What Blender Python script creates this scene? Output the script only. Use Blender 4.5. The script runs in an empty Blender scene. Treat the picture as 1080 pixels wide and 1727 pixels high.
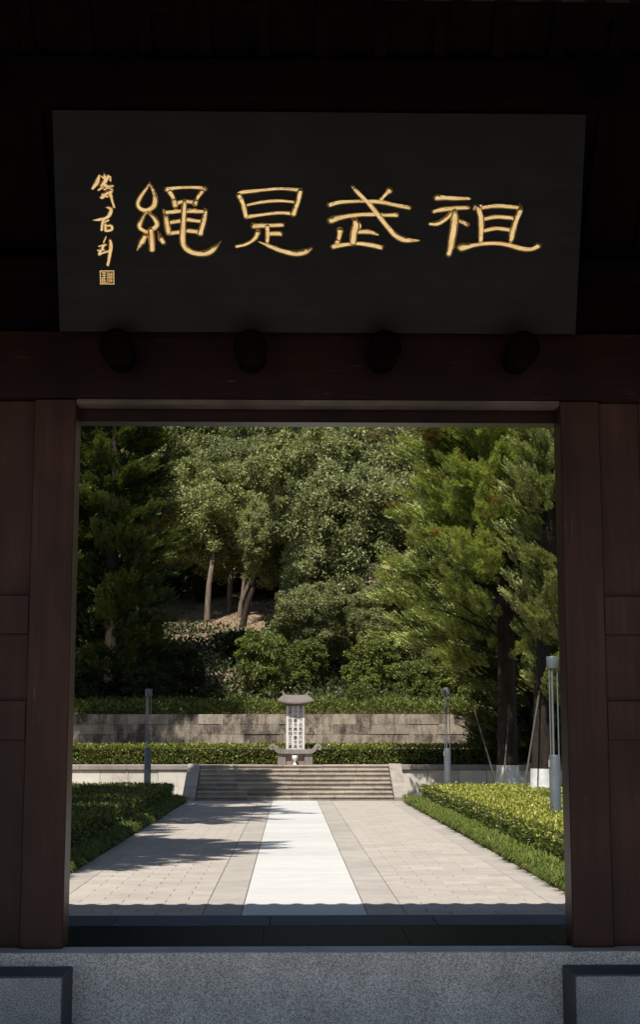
import bpy, math, random
import numpy as np
from mathutils import Vector, Matrix

R_ = math.radians
scene = bpy.context.scene
COL = scene.collection

# ------------------------------------------------------------------ camera
cam = bpy.data.cameras.new('camera')
cam.sensor_fit = 'VERTICAL'; cam.sensor_height = 36.0
cam.lens = 52.38
cam.clip_start = 0.1; cam.clip_end = 2000
cam_o = bpy.data.objects.new('camera', cam); COL.objects.link(cam_o)
cam_o.location = (-0.16, 0.0, 1.8)
cam_o.rotation_euler = (R_(90 + 8.62), 0, R_(-1.16))
scene.camera = cam_o

# ------------------------------------------------------------------ sky and sun
SX, SY = 0.20, 0.48                       # how far a shadow runs to the right / away per metre of height
EL = math.atan2(1.0, math.hypot(SX, SY))
world = bpy.data.worlds.new('World'); scene.world = world
world.use_nodes = True
nt = world.node_tree; nt.nodes.clear()
sky = nt.nodes.new('ShaderNodeTexSky'); sky.sky_type = 'NISHITA'; sky.sun_disc = False
sky.sun_elevation = EL
sky.sun_rotation = math.atan2(-SX, -SY)
bg = nt.nodes.new('ShaderNodeBackground'); bg.inputs['Strength'].default_value = 0.085
wo = nt.nodes.new('ShaderNodeOutputWorld')
nt.links.new(sky.outputs[0], bg.inputs[0]); nt.links.new(bg.outputs[0], wo.inputs[0])
sun = bpy.data.lights.new('sun', 'SUN'); sun.energy = 5.0; sun.angle = R_(0.53); sun.color = (1.0, 0.955, 0.88)
sun_o = bpy.data.objects.new('sun', sun); COL.objects.link(sun_o)
sun_o.location = (-20, -40, 100)
sun_o.rotation_euler = Vector((SX, SY, -1)).to_track_quat('-Z', 'Y').to_euler()
scene.view_settings.view_transform = 'Standard'; scene.view_settings.look = 'None'
scene.view_settings.exposure = 0.55; scene.view_settings.gamma = 1.0
scene.view_settings.use_curve_mapping = False
scene.cycles.max_bounces = 8; scene.cycles.diffuse_bounces = 4; scene.cycles.glossy_bounces = 3
scene.cycles.transmission_bounces = 3; scene.cycles.transparent_max_bounces = 6
scene.cycles.sample_clamp_indirect = 4.0
scene.cycles.use_denoising = True

# ------------------------------------------------------------------ node helpers
def new_mat(name):
    m = bpy.data.materials.new(name); m.use_nodes = True
    t = m.node_tree; t.nodes.clear()
    out = t.nodes.new('ShaderNodeOutputMaterial')
    b = t.nodes.new('ShaderNodeBsdfPrincipled')
    t.links.new(b.outputs[0], out.inputs[0])
    return m, t, b, out
def noise(t, vec, scale, detail=4, rough=0.55, dist=0.0):
    n = t.nodes.new('ShaderNodeTexNoise')
    n.inputs['Scale'].default_value = scale; n.inputs['Detail'].default_value = detail
    n.inputs['Roughness'].default_value = rough; n.inputs['Distortion'].default_value = dist
    if vec is not None: t.links.new(vec, n.inputs['Vector'])
    return n.outputs['Fac']
def ramp(t, fac, stops):
    r = t.nodes.new('ShaderNodeValToRGB'); e = r.color_ramp.elements
    while len(e) < len(stops): e.new(0.5)
    for i, (p, c) in enumerate(stops):
        e[i].position = p
        e[i].color = (c, c, c, 1) if isinstance(c, (int, float)) else (*c, 1)
    t.links.new(fac, r.inputs[0])
    return r.outputs[0]
def mix(t, fac, a, b, mode='MIX'):
    n = t.nodes.new('ShaderNodeMix'); n.data_type = 'RGBA'; n.blend_type = mode
    for i, v in ((0, fac), (6, a), (7, b)):
        sock = n.inputs[i]
        if isinstance(v, bpy.types.NodeSocket): t.links.new(v, sock)
        elif i == 0: sock.default_value = v
        elif isinstance(v, (int, float)): sock.default_value = (v, v, v, 1)
        else: sock.default_value = (*v, 1)
    return n.outputs[2]
def coords(t, kind='Object', scale=(1, 1, 1)):
    if kind == 'World':
        g = t.nodes.new('ShaderNodeNewGeometry'); s = g.outputs['Position']
    else:
        g = t.nodes.new('ShaderNodeTexCoord'); s = g.outputs[kind]
    mp = t.nodes.new('ShaderNodeMapping'); mp.inputs['Scale'].default_value = scale
    t.links.new(s, mp.inputs[0]); return mp.outputs[0]
def bump(t, b, h, strength, dist=0.01):
    n = t.nodes.new('ShaderNodeBump'); n.inputs['Strength'].default_value = strength; n.inputs['Distance'].default_value = dist
    t.links.new(h, n.inputs['Height']); t.links.new(n.outputs[0], b.inputs['Normal'])
def obj_random(t):
    return t.nodes.new('ShaderNodeObjectInfo').outputs['Random']

# ------------------------------------------------------------------ materials
def wood_mat(name, axis, base=(0.032, 0.0125, 0.0082), rough=0.42, scuff=0.95, spec=0.16):
    m, t, b, _ = new_mat(name)
    sc = {'z': (22, 22, 1.1), 'x': (1.1, 22, 22), 'y': (22, 1.1, 22)}[axis]
    v = coords(t, 'World', sc)
    g = noise(t, v, 1.0, 6, 0.6, 0.6)
    c = mix(t, ramp(t, g, [(0.3, 0.0), (0.75, 1.0)]), base, tuple(q * 1.9 for q in base))
    big = noise(t, coords(t, 'World', (1, 1, 0.6)), 1.4, 3)
    c = mix(t, ramp(t, big, [(0.35, 0.0), (0.7, 1.0)]), c, tuple(q * 0.55 for q in base))
    sc2 = {'z': (34, 34, 2.6), 'x': (2.6, 34, 34), 'y': (34, 2.6, 34)}[axis]
    s = noise(t, coords(t, 'World', sc2), 1.0, 5, 0.7)
    s2 = noise(t, coords(t, 'World', (1, 1, 1)), 1.9, 2)
    sm = mix(t, 1.0, ramp(t, s, [(0.62, 0.0), (0.74, 1.0)]), ramp(t, s2, [(0.5, 0.0), (0.66, scuff)]), 'MULTIPLY')
    c = mix(t, sm, c, (0.15, 0.075, 0.05))
    t.links.new(c, b.inputs['Base Color'])
    b.inputs['Roughness'].default_value = rough; b.inputs['Specular IOR Level'].default_value = spec
    bump(t, b, g, 0.25, 0.004)
    return m
def stone_mat(name, base, rnd=0.25, patch=0.3, stain=0.0, scale=3.0, rough=0.8, bmp=0.3, speck=0.0, stain_col=(0.05, 0.04, 0.03), streak=False, spec=0.3, stain_lo=0.44):
    m, t, b, _ = new_mat(name)
    w = coords(t, 'World')
    r = obj_random(t)
    c = mix(t, r, tuple(q * (1 - rnd) for q in base), tuple(min(1, q * (1 + rnd)) for q in base))
    n1 = noise(t, w, scale, 6, 0.62)
    c = mix(t, ramp(t, n1, [(0.32, 0.0), (0.72, 1.0)]), c, mix(t, 1.0, c, (1 - patch, 1 - patch, 1 - patch * 1.1), 'MULTIPLY'))
    if stain:
        v = coords(t, 'World', (2.2, 2.2, 0.8) if streak else (1, 1, 1))
        n2 = noise(t, v, 1.3, 8, 0.7, 0.4)
        n3 = noise(t, w, 16, 5, 0.7)
        k = mix(t, 0.3, n2, n3)
        # every stone weathers by its own amount
        wn = t.nodes.new('ShaderNodeTexWhiteNoise'); wn.noise_dimensions = '1D'
        t.links.new(r, wn.inputs['W'])
        k = mix(t, 0.09, k, wn.outputs['Value'])
        c = mix(t, ramp(t, k, [(stain_lo, 0.0), (stain_lo + 0.14, stain)]), c, stain_col)
    fine = noise(t, w, 60 if not speck else 95, 2, 0.6)
    if speck:
        f = ramp(t, fine, [(0.38, 1 - speck), (0.62, 1 + speck * 0.7)])
        c = mix(t, 1.0, c, f, 'MULTIPLY')
    t.links.new(c, b.inputs['Base Color'])
    b.inputs['Roughness'].default_value = rough; b.inputs['Specular IOR Level'].default_value = spec
    bump(t, b, mix(t, 0.5, n1, fine), bmp, 0.012)
    return m
def plain_mat(name, col, rough=0.5, metal=0.0, spec=0.5, var=0.15, scale=8, bmp=0.0):
    m, t, b, _ = new_mat(name)
    n = noise(t, coords(t, 'World'), scale, 5)
    c = mix(t, ramp(t, n, [(0.3, 0.0), (0.7, 1.0)]), tuple(q * (1 - var) for q in col), tuple(min(1, q * (1 + var)) for q in col))
    t.links.new(c, b.inputs['Base Color'])
    b.inputs['Roughness'].default_value = rough; b.inputs['Metallic'].default_value = metal
    b.inputs['Specular IOR Level'].default_value = spec
    if bmp: bump(t, b, n, bmp, 0.01)
    return m
def leaf_mat(name, stops, trans=0.3, rough=0.5, spec=0.35, brown=None, obj_var=0.25):
    m, t, b, out = new_mat(name)
    a = t.nodes.new('ShaderNodeAttribute'); a.attribute_name = 'tint'
    c = ramp(t, a.outputs['Fac'], stops)
    w = coords(t, 'World')
    big = noise(t, w, 0.55, 3)
    c = mix(t, ramp(t, big, [(0.3, 0.0), (0.7, 0.55)]), c, mix(t, 1.0, c, (1.14, 1.02, 0.84), 'MULTIPLY'))
    c = mix(t, obj_random(t), mix(t, 1.0, c, (1 - obj_var,) * 3, 'MULTIPLY'), mix(t, 1.0, c, (1 + obj_var * .6, 1 + obj_var * .6, 1.0), 'MULTIPLY'))
    if brown:
        bn = noise(t, w, 1.15, 4, 0.6)
        c = mix(t, ramp(t, bn, [(brown[0], 0.0), (brown[0] + 0.09, brown[1])]), c, (0.22, 0.115, 0.04))
    t.links.new(c, b.inputs['Base Color'])
    b.inputs['Roughness'].default_value = rough; b.inputs['Specular IOR Level'].default_value = spec
    tr = t.nodes.new('ShaderNodeBsdfTranslucent')
    t.links.new(mix(t, 1.0, c, (1.15, 1.2, 0.6), 'MULTIPLY'), tr.inputs[0])
    ms = t.nodes.new('ShaderNodeMixShader'); ms.inputs[0].default_value = trans
    t.links.new(b.outputs[0], ms.inputs[1]); t.links.new(tr.outputs[0], ms.inputs[2])
    t.links.new(ms.outputs[0], out.inputs[0])
    return m
def bark_mat(name, base, wash_z=None):
    m, t, b, _ = new_mat(name)
    v = coords(t, 'Object', (9, 9, 1.6))
    n = noise(t, v, 1.0, 7, 0.65, 0.8)
    c = mix(t, ramp(t, n, [(0.32, 0.0), (0.68, 1.0)]), tuple(q * 0.45 for q in base), tuple(q * 1.35 for q in base))
    t.links.new(c, b.inputs['Base Color']); b.inputs['Roughness'].default_value = 0.9
    b.inputs['Specular IOR Level'].default_value = 0.15
    bump(t, b, n, 0.8, 0.03)
    return m

M = {}
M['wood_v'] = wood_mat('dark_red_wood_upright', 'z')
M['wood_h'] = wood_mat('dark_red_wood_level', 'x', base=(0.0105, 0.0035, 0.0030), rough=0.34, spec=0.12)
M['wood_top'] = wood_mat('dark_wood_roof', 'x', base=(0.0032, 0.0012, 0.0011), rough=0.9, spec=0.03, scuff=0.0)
M['wood_lit'] = wood_mat('lit_edge_wood', 'x', base=(0.085, 0.066, 0.058), rough=0.7, scuff=0.3, spec=0.1)  # pale tone stands for light on the lower lintel edge
M['lacquer'] = plain_mat('black_lacquer', (0.0033, 0.0034, 0.0033), 0.5, 0, 0.11, 0.35, 2.5)
M['granite'] = stone_mat('pale_granite', (0.55, 0.525, 0.495), 0.05, 0.28, 0.6, 2.0, 0.75, 0.12, speck=0.55, stain_col=(0.2, 0.2, 0.195), stain_lo=0.53)
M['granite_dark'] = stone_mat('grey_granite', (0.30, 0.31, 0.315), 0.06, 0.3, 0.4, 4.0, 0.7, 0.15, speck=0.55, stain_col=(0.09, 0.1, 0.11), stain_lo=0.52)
M['black_stone'] = stone_mat('polished_black_stone', (0.006, 0.007, 0.008), 0.2, 0.3, 0, 3.0, 0.42, 0.03, spec=0.03)
M['edge_stone'] = stone_mat('dark_edge_stone', (0.055, 0.062, 0.075), 0.15, 0.3, 0, 3.0, 0.6, 0.1, spec=0.2)
M['paving'] = stone_mat('beige_paving', (0.368, 0.328, 0.286), 0.06, 0.16, 0.3, 2.2, 0.85, 0.12, stain_col=(0.2, 0.17, 0.145))
M['border'] = stone_mat('grey_beige_border', (0.345, 0.313, 0.277), 0.06, 0.2, 0.25, 2.2, 0.85, 0.12, stain_col=(0.17, 0.15, 0.13))
M['bed'] = stone_mat('mortar_bed', (0.14, 0.12, 0.10), 0, 0.3, 0, 8)
M['marble'] = stone_mat('white_marble', (0.475, 0.464, 0.442), 0.06, 0.09, 0.3, 2.2, 0.6, 0.04, stain_col=(0.46, 0.445, 0.42), stain_lo=0.5)
M['step'] = stone_mat('weathered_step_stone', (0.37, 0.32, 0.265), 0.16, 0.3, 0.6, 4.0, 0.9, 0.5, stain_col=(0.12, 0.1, 0.08), stain_lo=0.46)
M['wall_block'] = stone_mat('stained_wall_block', (0.38, 0.32, 0.255), 0.13, 0.4, 0.95, 3.0, 0.9, 0.5, stain_col=(0.055, 0.042, 0.034), streak=True, stain_lo=0.45)
M['low_block'] = stone_mat('pale_wall_stone', (0.62, 0.57, 0.50), 0.12, 0.2, 0.55, 3.0, 0.9, 0.3, stain_col=(0.16, 0.14, 0.12), streak=True, stain_lo=0.52)
M['cap'] = stone_mat('coping_stone', (0.34, 0.30, 0.265), 0.1, 0.25, 0.5, 3.0, 0.9, 0.3, stain_col=(0.12, 0.1, 0.085))
M['stele'] = stone_mat('white_stele_stone', (0.68, 0.655, 0.61), 0, 0.08, 0.15, 3.0, 0.7, 0.1, stain_col=(0.4, 0.37, 0.33))
M['stele_cap'] = stone_mat('grey_carved_stone', (0.17, 0.147, 0.133), 0.1, 0.35, 0.6, 5.0, 0.9, 0.5, stain_col=(0.1, 0.085, 0.075))
M['altar'] = stone_mat('grey_altar_stone', (0.29, 0.255, 0.23), 0.1, 0.3, 0.5, 5.0, 0.9, 0.4, stain_col=(0.12, 0.1, 0.09))
M['block_shade'] = stone_mat('shade_dark_granite', (0.085, 0.09, 0.097), 0.05, 0.3, 0, 3.0, 0.7, 0.1, speck=0.3, spec=0.2)  # shade on the blocks' top and inner side put into the colour
M['altar_pink'] = stone_mat('pink_grey_stone', (0.36, 0.26, 0.235), 0.1, 0.25, 0.3, 5.0, 0.9, 0.3)
M['ink'] = plain_mat('black_ink', (0.07, 0.063, 0.056), 0.7)
M['white_glaze'] = plain_mat('white_glaze', (0.82, 0.81, 0.79), 0.3, 0, 0.5, 0.03)
M['steel'] = plain_mat('grey_painted_steel', (0.085, 0.096, 0.107), 0.42, 0.0, 0.5, 0.22, 5)
M['steel_rod'] = plain_mat('grey_steel_rod', (0.15, 0.158, 0.166), 0.38, 0.2, 0.5, 0.1)
M['sticker'] = plain_mat('white_sticker', (0.75, 0.75, 0.75), 0.5, 0, 0.4, 0.02)
M['bark'] = bark_mat('grey_brown_bark', (0.20, 0.155, 0.12))
M['bark_shade'] = bark_mat('shade_dark_bark', (0.034, 0.026, 0.020))  # bark darkened to carry the shade under the crowns
M['bark_pale'] = bark_mat('pale_bark', (0.15, 0.115, 0.086))
M['limewash'] = plain_mat('limewash', (0.62, 0.62, 0.60), 0.9, 0, 0.2, 0.2, 6, 0.3)
M['pole'] = plain_mat('weathered_pole', (0.075, 0.068, 0.058), 0.85, 0, 0.2, 0.3)
M['soil'] = stone_mat('bare_soil', (0.235, 0.165, 0.108), 0, 0.4, 0.5, 1.2, 0.95, 0.8, stain_col=(0.10, 0.085, 0.035))
M['forecourt'] = stone_mat('forecourt_paving', (0.50, 0.475, 0.44), 0, 0.2, 0, 1.2, 0.9, 0.2)
M['litter'] = leaf_mat('dry_leaf', [(0, (0.09, 0.05, 0.025)), (0.6, (0.22, 0.13, 0.07)), (1, (0.34, 0.22, 0.12))], 0.1, 0.8)
M['roof_tile'] = stone_mat('grey_roof_tile', (0.09, 0.09, 0.092), 0, 0.3, 0, 4)
M['twig'] = plain_mat('inner_twigs', (0.020, 0.024, 0.011), 0.9, 0, 0.1, 0.4, 20)
G = lambda *s: [(p, c) for p, c in s]
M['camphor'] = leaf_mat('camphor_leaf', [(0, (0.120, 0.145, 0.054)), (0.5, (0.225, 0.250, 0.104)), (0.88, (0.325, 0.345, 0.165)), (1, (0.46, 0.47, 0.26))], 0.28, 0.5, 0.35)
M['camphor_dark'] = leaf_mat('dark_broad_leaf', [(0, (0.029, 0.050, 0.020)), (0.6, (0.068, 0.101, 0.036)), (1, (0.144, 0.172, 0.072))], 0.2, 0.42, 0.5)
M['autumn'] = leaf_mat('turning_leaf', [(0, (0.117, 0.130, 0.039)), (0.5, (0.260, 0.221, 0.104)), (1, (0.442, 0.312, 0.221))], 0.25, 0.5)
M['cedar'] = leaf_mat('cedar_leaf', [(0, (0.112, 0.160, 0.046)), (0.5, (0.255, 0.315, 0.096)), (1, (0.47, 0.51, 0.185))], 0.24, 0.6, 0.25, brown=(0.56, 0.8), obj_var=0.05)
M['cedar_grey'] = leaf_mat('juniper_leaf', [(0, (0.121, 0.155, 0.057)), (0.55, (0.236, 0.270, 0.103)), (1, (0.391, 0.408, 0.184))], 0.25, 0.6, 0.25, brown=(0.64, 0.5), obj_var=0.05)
M['cedar_shade'] = leaf_mat('shade_dark_cedar_leaf', [(0, (0.041, 0.070, 0.020)), (0.6, (0.097, 0.133, 0.036)), (1, (0.230, 0.235, 0.061))], 0.25, 0.6, 0.25, brown=(0.63, 0.35))  # darker copy of the cedar leaf, shade put into its colour
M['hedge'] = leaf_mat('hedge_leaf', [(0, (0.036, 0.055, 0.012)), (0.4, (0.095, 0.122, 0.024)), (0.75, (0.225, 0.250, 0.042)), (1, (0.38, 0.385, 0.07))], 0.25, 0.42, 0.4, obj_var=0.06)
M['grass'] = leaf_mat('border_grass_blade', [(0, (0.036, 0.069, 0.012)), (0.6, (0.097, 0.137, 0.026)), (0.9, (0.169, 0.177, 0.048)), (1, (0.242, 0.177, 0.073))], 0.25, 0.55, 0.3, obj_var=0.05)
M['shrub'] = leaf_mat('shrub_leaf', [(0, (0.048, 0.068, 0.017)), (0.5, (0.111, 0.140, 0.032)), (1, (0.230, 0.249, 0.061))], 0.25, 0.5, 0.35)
M['shrub_shade'] = leaf_mat('shade_dark_shrub_leaf', [(0, (0.015, 0.026, 0.011)), (0.6, (0.038, 0.054, 0.020)), (1, (0.085, 0.10, 0.036))], 0.2, 0.55, 0.2)  # shrub leaf with the bank's deep shade put into its colour

def gold_mat():
    m, t, b, _ = new_mat('gold_leaf')
    w = coords(t, 'World')
    n = noise(t, w, 11, 4, 0.6, 0.5); n2 = noise(t, w, 55, 3)
    t.links.new(mix(t, ramp(t, n, [(0.3, 0.0), (0.65, 1.0)]), (0.80, 0.53, 0.21), (0.96, 0.72, 0.37)), b.inputs['Base Color'])
    b.inputs['Metallic'].default_value = 0.85; b.inputs['Roughness'].default_value = 0.27
    bump(t, b, mix(t, 0.1, n, n2), 0.4, 0.02)
    return m
M['gold'] = gold_mat()
def lacquer_mat():
    m, t, b, _ = new_mat('worn_black_lacquer')
    g = noise(t, coords(t, 'World', (0.9, 16, 16)), 1.0, 6, 0.6, 0.4); k = noise(t, coords(t, 'World'), 1.6, 4, 0.6)
    c = mix(t, ramp(t, g, [(0.35, 0.0), (0.7, 1.0)]), (0.0026, 0.0027, 0.0027), (0.0058, 0.0057, 0.0052))
    c = mix(t, ramp(t, k, [(0.55, 0.0), (0.75, 0.5)]), c, (0.010, 0.0095, 0.0085))
    t.links.new(c, b.inputs['Base Color'])
    t.links.new(ramp(t, mix(t, 0.5, g, k), [(0.35, 0.38), (0.65, 0.62)]), b.inputs['Roughness'])
    b.inputs['Specular IOR Level'].default_value = 0.12
    bump(t, b, g, 0.15, 0.004)
    return m
M['lacquer'] = lacquer_mat()

# ------------------------------------------------------------------ object helpers
def tag(o, label=None, cat=None, group=None, kind=None):
    if label: o['label'] = label
    if cat: o['category'] = cat
    if group: o['group'] = group
    if kind: o['kind'] = kind
    return o
def thing(name, label, cat, loc=(0, 0, 0), group=None):
    o = bpy.data.objects.new(name, None); COL.objects.link(o)
    o.location = loc; o.empty_display_size = 0.2
    return tag(o, label, cat, group)
def link(name, me, parent=None, loc=(0, 0, 0), mat=None):
    o = bpy.data.objects.new(name, me); COL.objects.link(o)
    o.location = loc
    if parent is not None: o.parent = parent
    if mat is not None:
        if len(me.materials) == 0: me.materials.append(None)
        o.material_slots[0].link = 'OBJECT'; o.material_slots[0].material = mat
    return o
def np_mesh(name, V, Q, tint=None, smooth=False):
    """quad mesh from arrays"""
    V = np.ascontiguousarray(V, dtype=np.float32); Q = np.ascontiguousarray(Q, dtype=np.int32)
    me = bpy.data.meshes.new(name)
    k = Q.shape[1]
    me.vertices.add(len(V)); me.vertices.foreach_set('co', V.ravel())
    me.loops.add(Q.size); me.loops.foreach_set('vertex_index', Q.ravel())
    me.polygons.add(len(Q)); me.polygons.foreach_set('loop_start', np.arange(0, Q.size, k, dtype=np.int32))
    me.update(calc_edges=True)
    if smooth: me.polygons.foreach_set('use_smooth', np.ones(len(Q), dtype=bool))
    if tint is not None:
        a = me.attributes.new('tint', 'FLOAT', 'FACE'); a.data.foreach_set('value', np.ascontiguousarray(tint, dtype=np.float32))
    return me
class MB:
    def __init__(s): s.v = []; s.f = []
    def add(s, vs, fs):
        n = len(s.v); s.v += [tuple(v) for v in vs]; s.f += [tuple(i + n for i in f) for f in fs]; return s
    def box(s, x0, x1, y0, y1, z0, z1, ch=0.0):
        if ch <= 0:
            return s.add([(x, y, z) for z in (z0, z1) for y in (y0, y1) for x in (x0, x1)],
                         [(0, 2, 3, 1), (4, 5, 7, 6), (0, 1, 5, 4), (2, 6, 7, 3), (0, 4, 6, 2), (1, 3, 7, 5)])
        vs = []; idx = {}
        X = (x0, x1); Y = (y0, y1); Z = (z0, z1); sg = (1, -1)
        for a in (0, 1):
            for b in (0, 1):
                for c in (0, 1):
                    dx, dy, dz = sg[a] * ch, sg[b] * ch, sg[c] * ch
                    for ax in range(3):
                        p = [X[a] + dx, Y[b] + dy, Z[c] + dz]; p[ax] = (X[a], Y[b], Z[c])[ax]
                        idx[(a, b, c, ax)] = len(vs); vs.append(tuple(p))
        fs = []
        I = lambda a, b, c, ax: idx[(a, b, c, ax)]
        for a in (0, 1):
            q = [I(a, 0, 0, 0), I(a, 1, 0, 0), I(a, 1, 1, 0), I(a, 0, 1, 0)]; fs.append(q if a else q[::-1])
            q = [I(0, a, 0, 1), I(1, a, 0, 1), I(1, a, 1, 1), I(0, a, 1, 1)]; fs.append(q[::-1] if a else q)
            q = [I(0, 0, a, 2), I(1, 0, a, 2), I(1, 1, a, 2), I(0, 1, a, 2)]; fs.append(q if a else q[::-1])
        for a in (0, 1):
            for b in (0, 1):
                fs.append([I(a, b, 0, 0), I(a, b, 1, 0), I(a, b, 1, 1), I(a, b, 0, 1)])
                fs.append([I(a, 0, b, 0), I(a, 1, b, 0), I(a, 1, b, 2), I(a, 0, b, 2)])
                fs.append([I(0, a, b, 1), I(1, a, b, 1), I(1, a, b, 2), I(0, a, b, 2)])
                for c in (0, 1): fs.append([I(a, b, c, 0), I(a, b, c, 1), I(a, b, c, 2)])
        return s.add(vs, fs)
    def tube(s, pts, rad, seg=10, cap=True):
        pts = [Vector(p) for p in pts]
        if not isinstance(rad, (list, tuple)): rad = [rad] * len(pts)
        n0 = len(s.v); u = None
        for i, p in enumerate(pts):
            d = (pts[min(i + 1, len(pts) - 1)] - pts[max(i - 1, 0)]).normalized()
            if u is None: u = d.orthogonal().normalized()
            else: u = (u - d * u.dot(d)).normalized()
            w = d.cross(u)
            for k in range(seg):
                a = 2 * math.pi * k / seg
                s.v.append(tuple(p + (u * math.cos(a) + w * math.sin(a)) * rad[i]))
        for i in range(len(pts) - 1):
            for k in range(seg):
                a = n0 + i * seg + k; b = n0 + i * seg + (k + 1) % seg
                s.f.append((a, b, b + seg, a + seg))
        if cap:
            s.f.append(tuple(n0 + k for k in range(seg))[::-1])
            s.f.append(tuple(n0 + (len(pts) - 1) * seg + k for k in range(seg)))
        return s
    def lathe(s, prof, c, seg=16, axis='z'):
        n0 = len(s.v)
        for (r, h) in prof:
            for k in range(seg):
                a = 2 * math.pi * k / seg; p, q = r * math.cos(a), r * math.sin(a)
                s.v.append((c[0] + p, c[1] + q, c[2] + h) if axis == 'z' else (c[0] + p, c[1] + h, c[2] + q))
        for i in range(len(prof) - 1):
            for k in range(seg):
                a = n0 + i * seg + k; b = n0 + i * seg + (k + 1) % seg
                s.f.append((a, b, b + seg, a + seg))
        s.f.append(tuple(n0 + k for k in range(seg))[::-1])
        s.f.append(tuple(n0 + (len(prof) - 1) * seg + k for k in range(seg)))
        return s
    def mesh(s, name, smooth=False, off=(0, 0, 0)):
        me = bpy.data.meshes.new(name)
        me.from_pydata([(v[0] - off[0], v[1] - off[1], v[2] - off[2]) for v in s.v], [], s.f)
        me.update()
        if smooth:
            me.polygons.foreach_set('use_smooth', np.ones(len(me.polygons), dtype=bool))
            try: me.set_sharp_from_angle(angle=R_(38))
            except Exception: pass
        return me
    def build(s, name, mat, parent=None, smooth=False):
        """geometry is given in world coordinates; a child is stored relative to its parents"""
        off = Vector((0, 0, 0)); p = parent
        while p is not None: off += p.location; p = p.parent
        me = s.mesh(name, smooth, off); me.materials.append(mat)
        return link(name, me, parent)
def struct(o, kind='structure'): o['kind'] = kind; return o
rng = np.random.default_rng(7)
random.seed(11)
# ================================================================== GROUND
g = MB(); g.add([(-400, -300, -.62), (400, -300, -.62), (400, 600, -.62), (-400, 600, -.62)], [(0, 1, 2, 3)])
struct(g.build('ground', M['soil']))
g = MB(); g.box(-14, 14, -40, 13.05, -.75, -.60)
struct(g.build('forecourt', M['forecourt']))

HILL = [(50.6, 2.5), (56, 3.1), (64, 4.5), (69, 6.2), (72, 7.1), (78, 8.3), (84, 10.2), (95, 14.5), (110, 21), (140, 36), (180, 52), (260, 70)]
HY = np.array([p[0] for p in HILL]); HZ = np.array([p[1] for p in HILL])
def hill_z(x, y):
    x = np.asarray(x, float); y = np.asarray(y, float)
    k = np.clip((x - 6.3) / .7, 0, 1); k = k * k * (3 - 2 * k)
    wall = np.where(y < 50.7, .8, np.interp(y, HY, HZ)); bank = np.interp(y, [49.5, 50.2, 57, 66], [.90, 1.05, 3.1, 5.1])
    z = np.where(y < 66, wall * (1 - k) + bank * k, np.interp(y, HY, HZ))
    return z + (0.25 * np.sin(x * .6 + y * .35) + 0.12 * np.sin(x * 1.9 - y * 1.3)) * np.clip((y - 52) / 10, 0, 1)
xs = np.linspace(-70, 70, 281); ys = np.concatenate([[49.5, 50.1, 50.69], np.linspace(50.75, 84, 68), np.linspace(86, 260, 60)])
XX, YY = np.meshgrid(xs, ys); ZZ = hill_z(XX, YY)
nx, ny = len(xs), len(ys)
idx = np.arange(nx * ny).reshape(ny, nx)
Q = np.stack([idx[:-1, :-1], idx[:-1, 1:], idx[1:, 1:], idx[1:, :-1]], -1).reshape(-1, 4)
me = np_mesh('hill', np.stack([XX, YY, ZZ], -1).reshape(-1, 3), Q, smooth=True); me.materials.append(M['soil'])
struct(link('hill', me))
g = MB(); g.box(-30, 30, 13.8, 46.35, -.5, -.03)
struct(g.build('garden_ground', M['soil']))
g = MB(); g.box(-30, 30, 46.36, 50.6, -.4, .965)
struct(g.build('terrace', M['step']))

# ================================================================== PATH: bed, slabs, border, white strip
path_bed = MB().box(-3.1, 3.1, 15.77, 43.92, -.4, -.012).build('path', M['bed'])
struct(path_bed)
def slab_mesh(w, d, h=.05, ch=.005):
    m = MB().box(-w / 2, w / 2, -d / 2, d / 2, -h, 0, ch).mesh('slab'); return m
GAP = .0045
sw, sd = (2.724 - 1.06) / 3.5, .302
slab_me = slab_mesh(sw - GAP, sd - GAP); slab_me.materials.append(M['paving'])
half_me = slab_mesh(sw / 2 - GAP, sd - GAP); half_me.materials.append(M['paving'])
cells = []
rows = int((43.9 - 15.78) / sd)
for side in (-1, 1):
    for r in range(rows):
        y = 15.78 + sd * (r + .5)
        x = 1.06
        if r % 2: cells.append((side * (x + sw / 4), y, True)); x += sw / 2
        for _ in range(3): cells.append((side * (x + sw / 2), y, False)); x += sw
        if not r % 2: cells.append((side * (x + sw / 4), y, True))
cells.sort(key=lambda c: c[1])
far = []
for i, (x, y, h) in enumerate(cells):
    if i < 300:
        o = link('paving_slab', half_me if h else slab_me, path_bed, (x, y, random.uniform(-.0025, .0015)))
        o.rotation_euler = (random.gauss(0, .0015), random.gauss(0, .0015), 0)
    else: far.append((x, y, h))
fb = MB()
for x, y, h in far:
    w = (sw / 2 if h else sw) - GAP; z = random.uniform(-.0025, .0015)
    fb.box(x - w / 2, x + w / 2, y - (sd - GAP) / 2, y + (sd - GAP) / 2, -.05, z, .004)
fo = fb.build('far_paving_slabs', M['paving'], path_bed); fo['kind'] = 'stuff'
bl = .94
inner_me = slab_mesh(.40 - GAP, bl - GAP); inner_me.materials.append(M['border'])
outer_me = slab_mesh(.37 - GAP, bl - GAP); outer_me.materials.append(M['border'])
marble_me = slab_mesh(1.30 - .004, bl - .009, .05, .003); marble_me.materials.append(M['marble'])
nb = int((43.92 - 15.77) / bl)
bl2 = (43.92 - 15.77) / nb
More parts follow.
